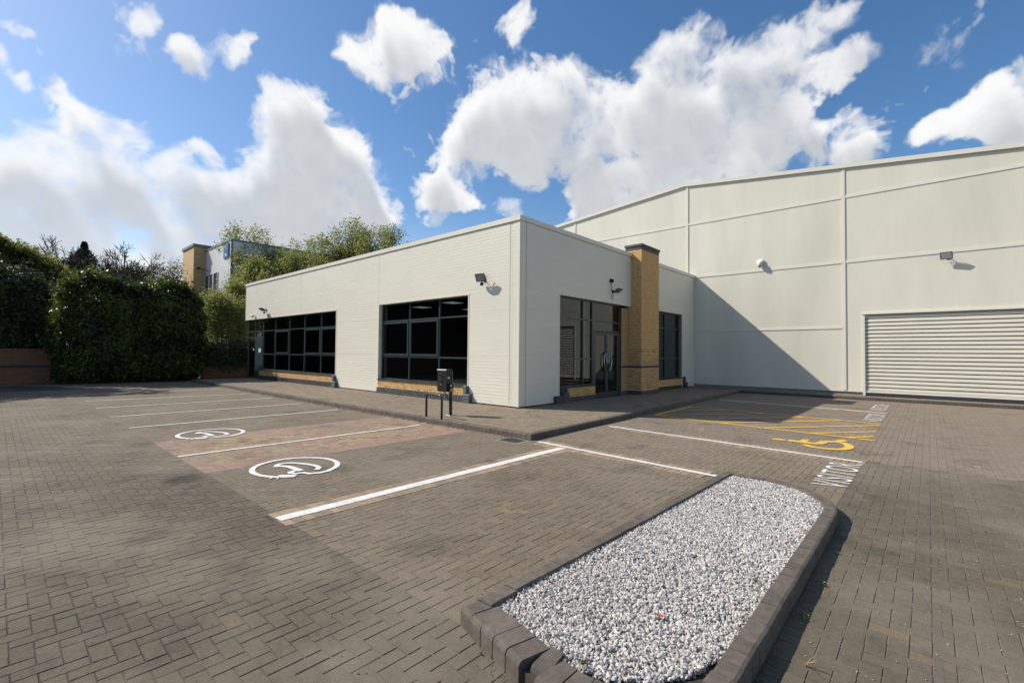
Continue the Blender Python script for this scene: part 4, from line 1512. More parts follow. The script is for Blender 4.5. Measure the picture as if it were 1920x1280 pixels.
def step_pier(axis, a0, plane, parent, flip=1):
    """two-step blue-brick end of a dwarf wall; a0 is the outer end"""
    for k, (w, zt, pr) in enumerate(((0.34, 0.40, 0.13), (0.17, 0.66, 0.10))):
        for r in range(3 if k == 0 else 2):
            zb = 0.12 + r * 0.0935 if k == 0 else 0.405 + r * 0.128
            zt_ = zb + (0.088 if k == 0 else 0.122)
            mb = MB()
            lo, hi = a0 - flip * w, a0
            if k == 1:
                lo, hi = a0 - flip * 0.34, a0 - flip * 0.17
            lo, hi = min(lo, hi), max(lo, hi)
            if axis == 'x':
                mb.bbox(lo, hi, plane - pr, plane + 0.12, zb, zt_, 0.018)
            else:
                mb.bbox(plane - 0.12, plane + pr, lo, hi, zb, zt_, 0.018)
            mb.build('plinth_brick', M_bluegrey if axis == 'x' else M_blue, parent)


# dwarf wall under the window near the corner
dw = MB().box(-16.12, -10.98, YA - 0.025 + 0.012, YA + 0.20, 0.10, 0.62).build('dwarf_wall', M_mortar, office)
brickwork(dw, 'x', -16.12, -11.0, 0.34, 4, YA - 0.025, M_buff)
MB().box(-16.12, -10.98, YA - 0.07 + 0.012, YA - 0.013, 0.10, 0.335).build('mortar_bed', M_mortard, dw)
brickwork(dw, 'x', -16.12, -11.0, 0.115, 3, YA - 0.07, M_blue)
MB().box(-16.12, -10.98, YA - 0.06, YA + 0.22, 0.625, 0.655).build('sill', M_frame, dw)
step_pier('x', -10.72, YA - 0.02, dw)
# dwarf wall of the left window
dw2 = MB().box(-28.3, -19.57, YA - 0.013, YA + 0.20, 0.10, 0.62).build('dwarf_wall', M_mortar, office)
rest = MB()
brickwork(dw2, 'x', -22.2, -19.6, 0.34, 4, YA - 0.025, M_buff)
brickwork(dw2, 'x', -28.3, -22.2, 0.34, 4, YA - 0.025, M_buff, False, rest)
rest.build('far_bricks', M_buff, dw2, kind='stuff')
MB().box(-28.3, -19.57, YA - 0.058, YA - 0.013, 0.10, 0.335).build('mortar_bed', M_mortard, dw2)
rest = MB()
brickwork(dw2, 'x', -28.3, -19.6, 0.115, 3, YA - 0.07, M_blue, False, rest)
rest.build('far_blue_bricks', M_blue, dw2, kind='stuff')
MB().box(-28.3, -19.57, YA - 0.06, YA + 0.22, 0.625, 0.65).build('sill', M_frame, dw2)
step_pier('x', -19.30, YA - 0.02, dw2)
# dwarf wall at the entrance screen
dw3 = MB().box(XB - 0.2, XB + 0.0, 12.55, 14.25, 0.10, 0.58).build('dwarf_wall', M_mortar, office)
brickwork(dw3, 'y', 12.55, 14.25, 0.28, 4, XB + 0.012, M_buff)
brickwork(dw3, 'y', 12.55, 14.25, 0.12, 2, XB + 0.012, M_blue)
MB().box(XB - 0.2, XB + 0.02, 12.2, 14.27, 0.585, 0.61).build('sill', M_frame, dw3)
MB().box(XB - 0.2, XB - 0.01, 12.12, 12.54, 0.10, 0.58).build('recess', M_plinth, dw3)
for (a, b, zt) in ((11.80, 12.20, 0.36), (12.21, 12.50, 0.46)):
    MB().bbox(XB - 0.02, XB + 0.14, a, b, 0.12, zt, 0.02).build('plinth_brick', M_blue, dw3)
# dwarf wall beyond the pillar
dw4 = MB().box(XB - 0.2, XB + 0.0, 18.4, 22.02, 0.10, 0.60).build('dwarf_wall', M_mortar, office)
rest = MB()
brickwork(dw4, 'y', 18.4, 22.0, 0.28, 4, XB + 0.012, M_buff, False, rest)
rest.build('far_bricks', M_buff, dw4, kind='stuff')
rest = MB()
brickwork(dw4, 'y', 18.4, 22.0, 0.12, 2, XB + 0.012, M_blue, False, rest)
rest.build('far_blue_bricks', M_blue, dw4, kind='stuff')
MB().box(XB - 0.2, XB + 0.03, 18.4, 22.02, 0.605, 0.63).build('sill', M_frame, dw4)
step_pier('y', 22.45, XB, dw4)

# brick pillar -----------------------------------------------------------------
PX0, PX1, PY0, PY1 = -9.05, -8.35, 16.88, 18.48
pil = thing('brick_pillar', ((PX0 + PX1) / 2, (PY0 + PY1) / 2, 0), 'tall buff brick pillar with dark cap and dark band beside the entrance', 'pillar')
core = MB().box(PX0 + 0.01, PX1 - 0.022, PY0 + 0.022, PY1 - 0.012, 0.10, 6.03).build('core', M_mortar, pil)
NC = 76
rb, rd = MB(), MB()
for c in range(NC):
    z = 0.28 + c * 0.075
    band = 1.15 < z < 1.25 or z > 5.82
    m_, rr_ = (M_blue, rd) if band else (M_buff, rb)
    single = c < 22
    brickwork(pil, 'y', PY0, PY1, z, 1, PX1, m_, single, rr_, off=c, proud=0.006 if band else 0)
    brickwork(pil, 'x', PX0, PX1 - 0.062, z, 1, PY0, m_, single, rr_, off=c, proud=0.006 if band else 0)
rb.build('upper_bricks', M_buff, pil, kind='stuff')
rd.build('cap_bricks', M_blue, pil, kind='stuff')
MB().bbox(PX0, PX1 + 0.03, PY0 - 0.03, PY1 + 0.01, 0.11, 0.275, 0.01).build('plinth', M_blue, pil)
zc = 0.28 + NC * 0.075
MB().bbox(PX0 - 0.03, PX1 + 0.04, PY0 - 0.04, PY1 + 0.04, zc, zc + 0.08, 0.012).build('capstone', mat('cap_stone', (0.12, 0.115, 0.105), 0.85, var=0.25, vscale=8), pil)
MB().box(PX0 - 0.04, PX0 + 0.30, PY0 - 0.012, PY0 - 0.004, 5.45, 5.78).build('lead_flashing', M_galv, pil)
# lower return pier beside the doors
ret = MB().box(XB - 0.30, XB - 0.09, 16.26, PY0, 0.10, 3.5).build('return_pier', M_mortar, pil)
rr_ = MB()
rr2 = MB()
for c in range(43):
    z = 0.28 + c * 0.075
    band = 1.15 < z < 1.25
    brickwork(pil, 'y', 16.28, PY0 - 0.005, z, 1, XB - 0.08, M_blue if band else M_buff, False, rr2 if band else rr_, off=c)
rr_.build('return_bricks', M_buff, pil, kind='stuff')
rr2.build('return_band', M_blue, pil, kind='stuff')

# ------------------------------------------------------------------ warehouse
wh = thing('warehouse', (-4, 40, 0), 'large cream metal-clad warehouse with a shallow gable and roller shutter', 'building')
RAILS = [0.30, 2.92, 5.65, 8.37]
XAP, ZAP = -9.30, 10.52


def roof_z(x):
    return ZAP - (x - XAP) * 0.1165 if x > XAP else ZAP + (x - XAP) * 0.0895


XV = [-26.0, -16.05, -9.15, -2.60, 8.0, 18.0]
wc = MB()
wp = [(x, roof_z(x) - 0.16) for x in (-26.0, XAP, 18.0)]
yb = YW + 0.04
wc.add([(-26, yb, 0.1), (-1.98, yb, 0.1), (-1.98, yb, roof_z(-1.98) - .16), (XAP, yb, ZAP - 0.16), (-26, yb, roof_z(-26) - 0.16)], [(0, 1, 2, 3, 4)])
wc.add([(-1.98, yb, 3.42), (18, yb, 3.42), (18, yb, roof_z(18) - .16), (-1.98, yb, roof_z(-1.98) - .16)], [(0, 1, 2, 3)])
wc.add([(3.4, yb, 0.1), (18, yb, 0.1), (18, yb, 3.42), (3.4, yb, 3.42)], [(0, 1, 2, 3)])
wc.add([(18, yb, 0.0), (18, 62, 0.0), (18, 62, roof_z(18) - .16), (18, yb, roof_z(18) - .16)], [(0, 1, 2, 3)])
wc.add([(-26, yb, 0.0), (-26, 62, 0.0), (-26, 62, roof_z(-26) - .16), (-26, yb, roof_z(-26) - .16)], [(3, 2, 1, 0)])
wc.build('wall_core', bpy.data.materials['core'], wh)
rf = MB()
for xa, xb in ((-26.2, XAP), (XAP, 18.2)):
    za, zb_ = roof_z(xa) - 0.01, roof_z(xb) - 0.01
    rf.add([(xa, YW + 0.02, za), (xb, YW + 0.02, zb_), (xb, 62, zb_), (xa, 62, za), (xa, YW + 0.02, za - 0.1), (xb, YW + 0.02, zb_ - 0.1), (xb, 62, zb_ - 0.1), (xa, 62, za - 0.1)],
           [(0, 1, 2, 3), (7, 6, 5, 4), (0, 4, 5, 1), (1, 5, 6, 2), (2, 6, 7, 3), (3, 7, 4, 0)])
rf.build('roof', mat('roof_sheet', (0.45, 0.45, 0.43), 0.5), wh)
# panels between the rails
for i, (xa, xb) in enumerate(zip(XV[:-1], XV[1:])):
    for j, (za, zb_) in enumerate(zip(RAILS[:-1], RAILS[1:])):
        if i == 3 and j == 0:
            panel(wh, 'x', -2.60 + 0.04, -1.98, za, zb_, YW, M_wclad, pitch=0.1, depth=0.0016, g=0.002)
            continue
        if i == 4 and j == 0:
            panel(wh, 'x', xa, xb, za, zb_, YW, M_wclad, pitch=0.1, depth=0.0016, g=0.002)
            continue
        if i == 3 and j == 1:
            panel(wh, 'x', -2.56, -1.98, za, 3.44, YW, M_wclad, pitch=0.1, depth=0.0016, g=0.0)
            panel(wh, 'x', -2.56, xb, 3.44, zb_, YW, M_wclad, pitch=0.1, depth=0.0016, g=0.0)
            panel(wh, 'x', 3.40, xb, za, 3.44, YW, M_wclad, pitch=0.1, depth=0.0016, g=0.0)
            continue
        panel(wh, 'x', xa + 0.03, xb - 0.03, za, zb_ - 0.0, YW, M_wclad, pitch=0.1, depth=0.0016, g=0.002)
    mb = MB()
    xs = [xa + 0.03] + ([XAP] if xa < XAP < xb else []) + [xb - 0.03]
    vv = [(x, YW, RAILS[-1]) for x in (xs[0], xs[-1])] + [(x, YW, roof_z(x) - 0.12) for x in reversed(xs)]
    mb.add(vv, [tuple(range(len(vv)))])
    mb.build('cladding_panel', M_wclad, wh)
for z in RAILS[1:]:
    for (xa, xb) in zip(XV[:-1], XV[1:]):
        if z < 3.4 and xa > -3:
            continue
        MB().box(xa + 0.06, xb - 0.06, YW - 0.022, YW + 0.0, z - 0.07, z + 0.035).build('rail', M_trim, wh)
for x in XV[1:-1]:
    for a, b in zip(RAILS[:-1] + [RAILS[-1]], RAILS[1:] + [roof_z(x) - 0.13]):
        MB().box(x - 0.055, x + 0.055, YW - 0.030, YW + 0.0, a + 0.002, b - 0.002).build('upright_trim', M_trim, wh)
for xa, xb in ((-26.2, XAP), (XAP, 18.2)):
    za, zb_ = roof_z(xa), roof_z(xb)
    v = [(xa, YW - 0.09, za - 0.17), (xb, YW - 0.09, zb_ - 0.17), (xb, YW - 0.09, zb_), (xa, YW - 0.09, za), (xa, YW + 0.05, za - 0.17), (xb, YW + 0.05, zb_ - 0.17), (xb, YW + 0.05, zb_ + 0.02), (xa, YW + 0.05, za + 0.02)]
    MB().add(v, [(0, 1, 2, 3), (3, 2, 6, 7), (1, 0, 4, 5), (0, 3, 7, 4), (1, 5, 6, 2)]).build('verge_trim', M_trim, wh)
MB().box(-8.75, 18, YW - 0.012, YW + 0.03, 0.255, 0.30).build('drip_flashing', M_trim, wh)
MB().box(-26, 18, YW + 0.12, YW + 0.25, 0.0, 0.35).build('plinth', M_plinth, wh)
# roller shutter
shut = MB()
SX0, SX1 = -1.92, 3.35
shut.box(SX0 - 0.08, SX0, YW - 0.03, YW + 0.10, 0.13, 3.40)
shut.box(SX1, SX1 + 0.08, YW - 0.03, YW + 0.10, 0.13, 3.40)
shut.box(SX0 - 0.10, SX1 + 0.10, YW - 0.055, YW + 0.10, 3.40, 3.47)
shut = shut.build('roller_shutter', M_trim, wh)
MB().box(SX0, SX1, YW + 0.09, YW + 0.10, 0.13, 3.40).build('shutter_backing', M_b2d, shut)
sp = [(0.0, 0.035), (0.006, 0.0), (0.020, -0.008), (0.075, -0.002), (0.122, 0.012), (0.134, 0.040), (0.134, 0.05), (0.0, 0.05)]
sm = MB()
v = [(SX0 + 0.004, YW + 0.03 + y, z) for z, y in sp] + [(SX1 - 0.004, YW + 0.03 + y, z) for z, y in sp]
k = len(sp)
sm.add(v, [(i, k + i, k + (i + 1) % k, (i + 1) % k) for i in range(k)] + [tuple(range(k)), tuple(range(k, 2 * k))[::-1]])
sme = bpy.data.meshes.new('slat')
sme.from_pydata(sm.v, [], sm.f)
sme.materials.append(M_shutter)
for i in range(20):
    o = link('slat', sme, shut)
    o.location = (0, 0, 0.315 + i * 0.1535)
MB().box(SX0 + 0.002, SX1 - 0.002, YW + 0.02, YW + 0.06, 0.26, 0.312).build('bottom_bar', M_trim, shut)


# ------------------------------------------------------------------ wall fittings
def floodlight(loc, facing, label, sensor=None, tilt=35, size=0.24, name='floodlight', yaw=0):
    """facing: unit vector out of the wall. Built in local coordinates (x right, y into wall)"""
    t = thing(name, loc, label, 'floodlight', 'LED floodlights on the walls')
    rot = Matrix.Translation(loc) @ Matrix.Rotation(math.atan2(facing[0], -facing[1]) + yaw, 4, 'Z')
    rotw = Matrix.Translation(loc) @ Matrix.Rotation(math.atan2(facing[0], -facing[1]), 4, 'Z')

    def put(mb, nm, m, mt=rotw, sub=None):
        mb.v = [tuple(mt @ Vector(p)) for p in mb.v]
        return mb.build(nm, m, sub or t)
    put(MB().box(-0.05, 0.05, -0.03, -0.001, -0.06, 0.06), 'wall_plate', M_blackrough)
    br = MB().tube([(0, -0.03, 0), (0, -0.18, 0.02)], 0.014, 6)
    put(br, 'arm', M_black)
    H = rot @ Matrix.Translation((0, -0.24, 0.03)) @ Matrix.Rotation(math.radians(tilt), 4, 'X')
    s = size
    hd = MB().bbox(-s / 2, s / 2, -0.035, 0.0, -s * 0.38, s * 0.38, 0.008)
    for k in range(7):
        x = -s * 0.4 + k * s * 0.8 / 6
        hd.box(x - 0.004, x + 0.004, 0.0, 0.03, -s * 0.32, s * 0.32)
    hdo = put(hd, 'lamp_housing', M_black, H)
    put(MB().box(-s / 2 + 0.025, s / 2 - 0.025, -0.040, -0.0352, -s * 0.38 + 0.022, s * 0.38 - 0.022), 'lamp_glass', M_lens, H, hdo)
    put(MB().tube([(-s / 2 - 0.012, 0, -0.02), (-s / 2 - 0.012, 0.07, 0.0), (s / 2 + 0.012, 0.07, 0.0), (s / 2 + 0.012, 0, -0.02)], 0.009, 6), 'bracket', M_black, H)
    if sensor == 'dark':
        put(MB().bbox(-0.045, 0.045, -0.16, -0.06, -0.20, -0.10, 0.02), 'sensor', M_blackrough)
        put(MB().tube([(0, -0.10, -0.10), (0, -0.15, 0.0)], 0.012, 6), 'sensor_stem', M_blackrough)
    elif sensor == 'white':
        put(MB().bbox(-0.10, 0.10, -0.12, -0.01, -0.26, -0.13, 0.02), 'sensor', M_white)
    return t


floodlight((-10.25, YA - 0.001, 3.98), (0, -1), 'black floodlight high right of the front window near the corner', 'dark', 30, 0.34, yaw=0.30)
floodlight((-27.5, YA - 0.001, 3.98), (0, -1), 'black floodlight at the far left end of the office front', 'dark', 62, 0.36, yaw=0.1)
floodlight((XB + 0.001, 15.45, 4.04), (1, 0), 'black floodlight over the entrance doors beside the brick pillar', 'white', 60, 0.30)
floodlight((0.56, YW - 0.001, 5.42), (0, -1), 'black floodlight on the warehouse wall above the roller shutter', None, 18, 0.34, yaw=-0.15)

cm = thing('security_camera', (-5.75, YW, 6.02), 'white dome camera alone on the warehouse wall between two joints', 'security camera')
MB().bbox(-5.87, -5.63, YW - 0.10, YW, 5.98, 6.12, 0.02).build('bracket', M_white, cm)
MB().tube([(-5.75, YW - 0.14, 5.80), (-5.75, YW - 0.14, 5.84), (-5.75, YW - 0.14, 5.96), (-5.75, YW - 0.14, 6.02)], [0.06, 0.10, 0.115, 0.10], 16).build('dome', M_white, cm, smooth=True)
MB().tube([(-5.75, YW - 0.14, 5.74), (-5.75, YW - 0.14, 5.78), (-5.75, YW - 0.14, 5.80)], [0.02, 0.055, 0.06], 14).build('lens', M_blackrough, cm, smooth=True)
c2 = thing('security_camera', (-29.2, YA, 3.67), 'small white camera under the left floodlight on the office front', 'security camera')
MB().tube([(-29.2, YA, 3.78), (-29.2, YA - 0.12, 3.78)], 0.03, 8).build('bracket', M_white, c2)
MB().tube([(-29.2, YA - 0.12, 3.63), (-29.2, YA - 0.12, 3.68), (-29.2, YA - 0.12, 3.78)], [0.04, 0.09, 0.09], 14).build('dome', M_white, c2, smooth=True)
c3 = thing('alarm_sensor', (XB, 15.3, 4.42), 'small dark sensor above the entrance floodlight', 'sensor')
MB().bbox(XB, XB + 0.05, 15.22, 15.38, 4.36, 4.50, 0.01).build('back_plate', M_blackrough, c3)
MB().tube([(XB + 0.05, 15.30, 4.43), (XB + 0.10, 15.30, 4.42), (XB + 0.13, 15.30, 4.41)], [0.065, 0.06, 0.02], 12).build('dome', M_black, c3, smooth=True)
MB().tube([(XB + 0.015, 15.30, 4.36), (XB + 0.015, 15.34, 4.1)], 0.008, 6).build('cable', M_blackrough, c3)

# EV charging post
ev = thing('charging_post', (-9.0, 7.74, FOOT_Z), 'black electric vehicle charger box on a slim post at the kerb', 'charging post')
MB().tube([(-9.0, 7.74, FOOT_Z), (-9.0, 7.74, 1.25)], 0.042, 14).build('post', M_black, ev, smooth=True)
MB().bbox(-9.09, -8.91, 7.65, 7.83, FOOT_Z, FOOT_Z + 0.012, 0.004).build('base_plate', mat('galvanised_steel', (0.35, 0.36, 0.37), 0.5, metal=0.6), ev)
hs = MB().bbox(-9.325, -8.965, 7.56, 7.76, 0.72, 1.285, 0.012).build('housing', mat('charger_shell', (0.016, 0.016, 0.018), 0.35, var=0.05), ev)
MB().box(-9.322, -8.968, 7.553, 7.560, 1.255, 1.280).build('top_strip', M_white, hs)
MB().box(-9.24, -9.10, 7.552, 7.560, 0.86, 1.20).build('socket_panel', M_blackrough, hs)
for z in (1.12, 0.99):
    MB().tube([(-9.17, 7.552, z), (-9.17, 7.540, z)], 0.038, 14).build('socket', M_black, hs)
MB().box(-9.18, -9.155, 7.548, 7.552, 0.885, 0.905).build('indicator', mat('amber', (0.45, 0.30, 0.05), 0.4), hs)
MB().box(-8.965, -8.961, 7.60, 7.66, 1.05, 1.09).build('label', M_white, hs)
MB().box(-8.965, -8.90, 7.62, 7.74, 0.72, 0.92).build('isolator', M_black, hs)
MB().box(-8.900, -8.896, 7.64, 7.68, 0.86, 0.90).build('label', M_white, hs)
MB().box(-8.900, -8.896, 7.64, 7.72, 0.74, 0.80).build('label', mat('yellow_grey_label', (0.45, 0.43, 0.30), 0.5), hs)
MB().tube([(-9.14, 7.64, 0.72), (-9.02, 7.71, 0.50)], 0.012, 6).build('brace', M_black, ev)

# hoop guard
hp = []
xa, ya, xb_, yb_ = -9.62, 7.33, -8.62, 7.14
zt = 0.68
xa = -9.31
ya = 7.22
r_ = 0.12
e = Vector((xb_ - xa, yb_ - ya, 0)).normalized()
A0, B0 = Vector((xa, ya, 0)), Vector((xb_, yb_, 0))
hp = [A0 + Vector((0, 0, FOOT_Z - 0.01)), A0 + Vector((0, 0, zt - r_))]
for i in range(1, 8):
    t_ = i / 8 * math.pi / 2
    hp.append(A0 + e * (r_ - r_ * math.cos(t_)) + Vector((0, 0, zt - r_ + r_ * math.sin(t_))))
hp.append(A0 + e * r_ + Vector((0, 0, zt)))
hp.append(B0 - e * r_ + Vector((0, 0, zt)))
for i in range(1, 8):
    t_ = i / 8 * math.pi / 2
    hp.append(B0 - e * (r_ - r_ * math.sin(t_)) + Vector((0, 0, zt - r_ + r_ * math.cos(t_))))
hp += [B0 + Vector((0, 0, zt - r_)), B0 + Vector((0, 0, FOOT_Z - 0.01))]
tag(MB().tube(hp, 0.027, 12).build('hoop_barrier', M_black, None, smooth=True), 'black tubular hoop guarding the charging post at the kerb edge', 'barrier')


# ------------------------------------------------------------------ planting
def rot_axis(d, ang, az):
    o = d.orthogonal().normalized()
    o.rotate(Matrix.Rotation(az, 3, d))
    r = d.copy()
    r.rotate(Matrix.Rotation(ang, 3, o))
    return r


def grow(base, height, seed, levels=4, spread=0.6, n_child=4, trunk_r=0.16, straight=0.6, up=0.25, first=0.3, lratio=0.62, rmin=0.0):
    R = random.Random(seed)
    mb = MB()
    tips = []

    def br(p, d, L, r, lvl):
        n = 4
        pts, rad = [p.copy()], [r]
        q, dd = p.copy(), d.copy()
        for i in range(n):
            dd = (dd + Vector((R.gauss(0, 1), R.gauss(0, 1), R.gauss(0, 1))) * 0.13 + Vector((0, 0, up * 0.3))).normalized()
            q = q + dd * L / n
            pts.append(q.copy())
            rad.append(max(rmin, r * (1 - 0.62 * (i + 1) / n)))
        mb.tube(pts, rad, 6 if lvl < 2 else (4 if lvl < 3 else 3), cap=False)
        if lvl >= levels:
            tips.extend([pts[2], pts[3], pts[4]])
            return
        if lvl >= levels - 1:
            tips.append(pts[4])
        k = n_child + (1 if lvl == 0 else 0)
        for c in range(k):
            f = first + (1 - first) * (c + R.random() * 0.8) / k if lvl == 0 else 0.25 + 0.75 * (c + R.random()) / k
            f = min(f, 0.99)
            i = min(int(f * n), n - 1)
            pp = pts[i].lerp(pts[i + 1], f * n - i)
            nd_ = rot_axis((pts[i + 1] - pts[i]).normalized(), spread * R.uniform(0.6, 1.25), c * 2.4 + R.random() * 1.2)
            nd_ = (nd_ + Vector((0, 0, up))).normalized()
            br(pp, nd_, L * lratio * R.uniform(0.75, 1.15), rad[i] * 0.62, lvl + 1)
        br(pts[-1], dd, L * lratio * 0.9, rad[-1], lvl + 1)
    br(Vector(base), Vector((0, 0, 1)), height * straight, trunk_r, 0)
    return mb, tips


def tree(base, height, seed, label, leafm, leaf=0.07, per=10, radius=0.35, name='tree', cat='tree', group=None, **kw):
    t = thing(name, base, label, cat, group)
    mb, tips = grow(base, height, seed, **kw)
    # scale the branching so that its top stands at the wanted height
    top = max(p.z for p in tips)
    s = height / (top - base[2])
    mb.v = [(base[0] + (v[0] - base[0]) * s, base[1] + (v[1] - base[1]) * s, base[2] + (v[2] - base[2]) * s) for v in mb.v]
    mb.build('trunk', M_bark, t, smooth=True)
    if per and leafm is not None:
        T_ = np.array([tuple(p) for p in tips])
        T_ = np.array(base) + (T_ - np.array(base)) * s
        P = np.repeat(T_, per, 0)
        P = P + rng.normal(size=P.shape) * radius * np.array((1, 1, 0.8))
        link('crown', leaf_mesh('crown', P, leaf, leafm), t)
    return t


def leafy_mass(name, box, n, leaf, m, label, cat, lump=0.35, group=None, core=True, shell=0.55, pw=5.0, shoots=0):
    """clipped or loose foliage filling a box-like volume; leaves lie in an uneven outer shell"""
    x0, x1, y0, y1, z0, z1 = box
    t = thing(name, ((x0 + x1) / 2, (y0 + y1) / 2, z0), label, cat, group)
    c = np.array(((x0 + x1) / 2, (y0 + y1) / 2, (z0 + z1) / 2))
    h = np.array(((x1 - x0) / 2, (y1 - y0) / 2, (z1 - z0) / 2))
    d = rng.normal(size=(n, 3))
    d /= np.linalg.norm(d, axis=1, keepdims=True)
    # superellipsoid surface: boxy with rounded edges
    k = (np.abs(d / 1.0) ** pw).sum(1) ** (-1 / pw)
    U = d * k[:, None]
    # face-area weighting by rejection is unnecessary at this distance
    seedv = rng.uniform(0, 100, 3)
    ph = U * h
    w = np.zeros(n)
    for f_, a_ in ((0.9, 0.5), (1.9, 0.3), (4.1, 0.2)):
        w += a_ * (np.sin(ph[:, 0] * f_ * 2 + seedv[0]) * np.cos(ph[:, 1] * f_ * 2.3 + seedv[1]) + np.sin(ph[:, 2] * f_ * 2.1 + seedv[2] + ph[:, 1] * f_))
    depth = -np.abs(rng.normal(0, shell * 0.45, n)) + lump * w * 0.5 + rng.exponential(0.10, n) * (rng.random(n) < 0.25)
    nrm = np.sign(U) * np.abs(U) ** (pw - 1)
    nrm /= np.linalg.norm(nrm, axis=1, keepdims=True)
    P = c + ph + nrm * depth[:, None]
    P[:, 2] = np.maximum(P[:, 2], z0 + 0.02)
    if shoots:
        # loose young shoots standing out of the top
        k_ = shoots // 14
        bx_ = np.stack([rng.uniform(x0 + 0.2, x1 - 0.1, k_), rng.uniform(y0 + 0.2, y1 - 0.2, k_), np.full(k_, z1 - 0.15)], 1)
        bx_[:, 2] += 0.30 * np.sin(bx_[:, 1] * 1.9 + seedv[0]) - 0.25 * np.clip((bx_[:, 1] - (y1 - 1.6)) / 1.6, 0, 1) * 2.2
        hgt = rng.exponential(0.22, k_) + 0.12
        q_ = np.repeat(bx_, 14, 0)
        t_ = rng.random(k_ * 14)
        q_[:, 2] += t_ * np.repeat(hgt, 14)
        q_[:, :2] += rng.normal(0, 0.07, (k_ * 14, 2))
        P = np.concatenate([P, q_])
        nrm = np.concatenate([nrm, rng.normal(size=q_.shape)])
    link('foliage', leaf_mesh('foliage', P, leaf, m, 0.45, normal_bias=nrm), t)
    if core:
        ins = min(0.75, 0.4 * min(h))
        MB().bbox(x0 + ins, x1 - ins, y0 + ins, y1 - ins, z0, z1 - ins * 1.2, min(0.5, 0.5 * (min(h[0], h[1]) - ins))).build('light_block_core', M_inner, t)  # solid dark box added inside the leaves to block light
    return t


M_inner = mat('light_block_dark', (0.022, 0.022, 0.012), 0.95, var=0.5, vscale=6, bump=0.05, bscale=8)

leafy_mass('laurel_hedge', (-35.0, -30.4, 1.95, 8.15, 0.0, 5.05), 52000, 0.085, M_laurel, 'tall clipped dark laurel hedge between the brick wall and the office', 'hedge', lump=0.42, pw=9.0, shoots=16000)
leafy_mass('shrub', (-38.5, -34.6, -3.0, 2.2, 1.0, 6.2), 26000, 0.09, M_dark, 'dark evergreen bush above the left brick wall', 'shrub', lump=0.9)
leafy_mass('shrub', (-33.8, -31.9, 8.0, 11.9, 0.4, 2.3), 8000, 0.07, M_dark, 'low dark shrub in the buff brick planter by the staff door', 'shrub', lump=0.3)
# garden wall and planter
gw = thing('garden_wall', (-33.2, -4, 0), 'buff brick garden wall with a dark string course at the left edge', 'wall')
MB().box(-33.4, -33.0, -16, 1.95, 0, 0.78).build('lower_wall', M_brickfar, gw)
MB().box(-33.38, -32.985, -16, 1.95, 0.78, 0.90).build('string_course', M_plinth, gw)
MB().box(-33.4, -33.0, -16, 1.95, 0.90, 1.62).build('upper_wall', M_brickfar, gw)
MB().box(-33.45, -32.96, -16, 1.97, 1.62, 1.70).build('capping', M_brickfar, gw)
pt = thing('planter_wall', (-33, 10.3, 0), 'low buff brick planter wall left of the staff door', 'wall')
MB().box(-32.4, -32.1, 8.3, 11.9, 0, 0.72).build('front_wall', M_brickfar, pt)
MB().box(-32.42, -32.08, 8.3, 11.92, 0.72, 0.80).build('capping', M_plinth, pt)

# light shrub with bare stems beside the hedge
for i, (y, x) in enumerate(((8.9, -34.6), (10.0, -34.2), (11.0, -34.8))):
    tree((x, y, 0.5), 5.3 - 0.25 * i, 40 + i, ['pale green open shrub with bare stems, next to the hedge end', 'pale green open shrub with bare stems, between two like it', 'pale green open shrub with bare stems, nearest the office'][i],
         M_spring, leaf=0.06, per=9, radius=0.30, name='open_shrub', cat='shrub', group='open shrubs between hedge and office', levels=3, spread=0.42, n_child=5, trunk_r=0.05, straight=0.5, first=0.1, up=0.3)

# trees at the left
leafy_mass('shrub', (-43.5, -38.8, -1.8, 1.2, 0.0, 7.9), 20000, 0.10, M_olive, 'olive green tree mass at the left edge above the dark bush', 'tree', lump=1.3, shell=0.9, shoots=5000)
leafy_mass('shrub', (-42.5, -38.2, 0.6, 2.9, 0.0, 7.2), 15000, 0.10, M_olive, 'olive bush showing over the left end of the laurel hedge', 'tree', lump=1.2, shell=0.9, shoots=5000)
tree((-50, 4.7, 0), 10.7, 3, 'bare rounded tree with fine leafless twigs beyond the hedge', None, per=0, name='bare_tree', levels=5, spread=0.78, n_child=5, trunk_r=0.42, straight=0.50, up=0.02, first=0.45, lratio=0.62, rmin=0.017)
fir = thing('fir_tree', (-48.5, 4.5, 0), 'dark narrow conifer standing inside the bare tree', 'tree')
MB().tube([(-48.5, 4.5, 0), (-48.5, 4.5, 10.0)], [0.15, 0.03], 6).build('trunk', M_bark, fir)
n = 9000
hh = rng.uniform(4.0, 10.0, n)
rad_ = np.clip((10.2 - hh) / 6.3, 0, 0.42) * 3.6 * np.sqrt(rng.random(n)) * (0.55 + 0.6 * np.abs(np.sin(hh * 2.3)))
aa = rng.uniform(0, 6.28, n)
link('crown', leaf_mesh('crown', np.stack([-48.5 + rad_ * np.cos(aa), 4.5 + rad_ * np.sin(aa), hh - rad_ * 0.3], 1), 0.09, M_fir, 0.4), fir)
for i, (x, y, h_) in enumerate(((-55, 8.6, 8.9), (-54, 10.4, 10.2), (-55, 12.0, 9.9))):
    tree((x, y, 0), h_, 60 + i, ['small budding tree just right of the light mast', 'budding reddish tree between two others beyond the hedge', 'budding tree close to the ochre brick tower'][i],
         M_pink if i else M_spring, leaf=0.075, per=3, radius=0.35, name='budding_tree', group='budding trees beyond the hedge', levels=4, spread=0.6, n_child=4, trunk_r=0.1, straight=0.4)
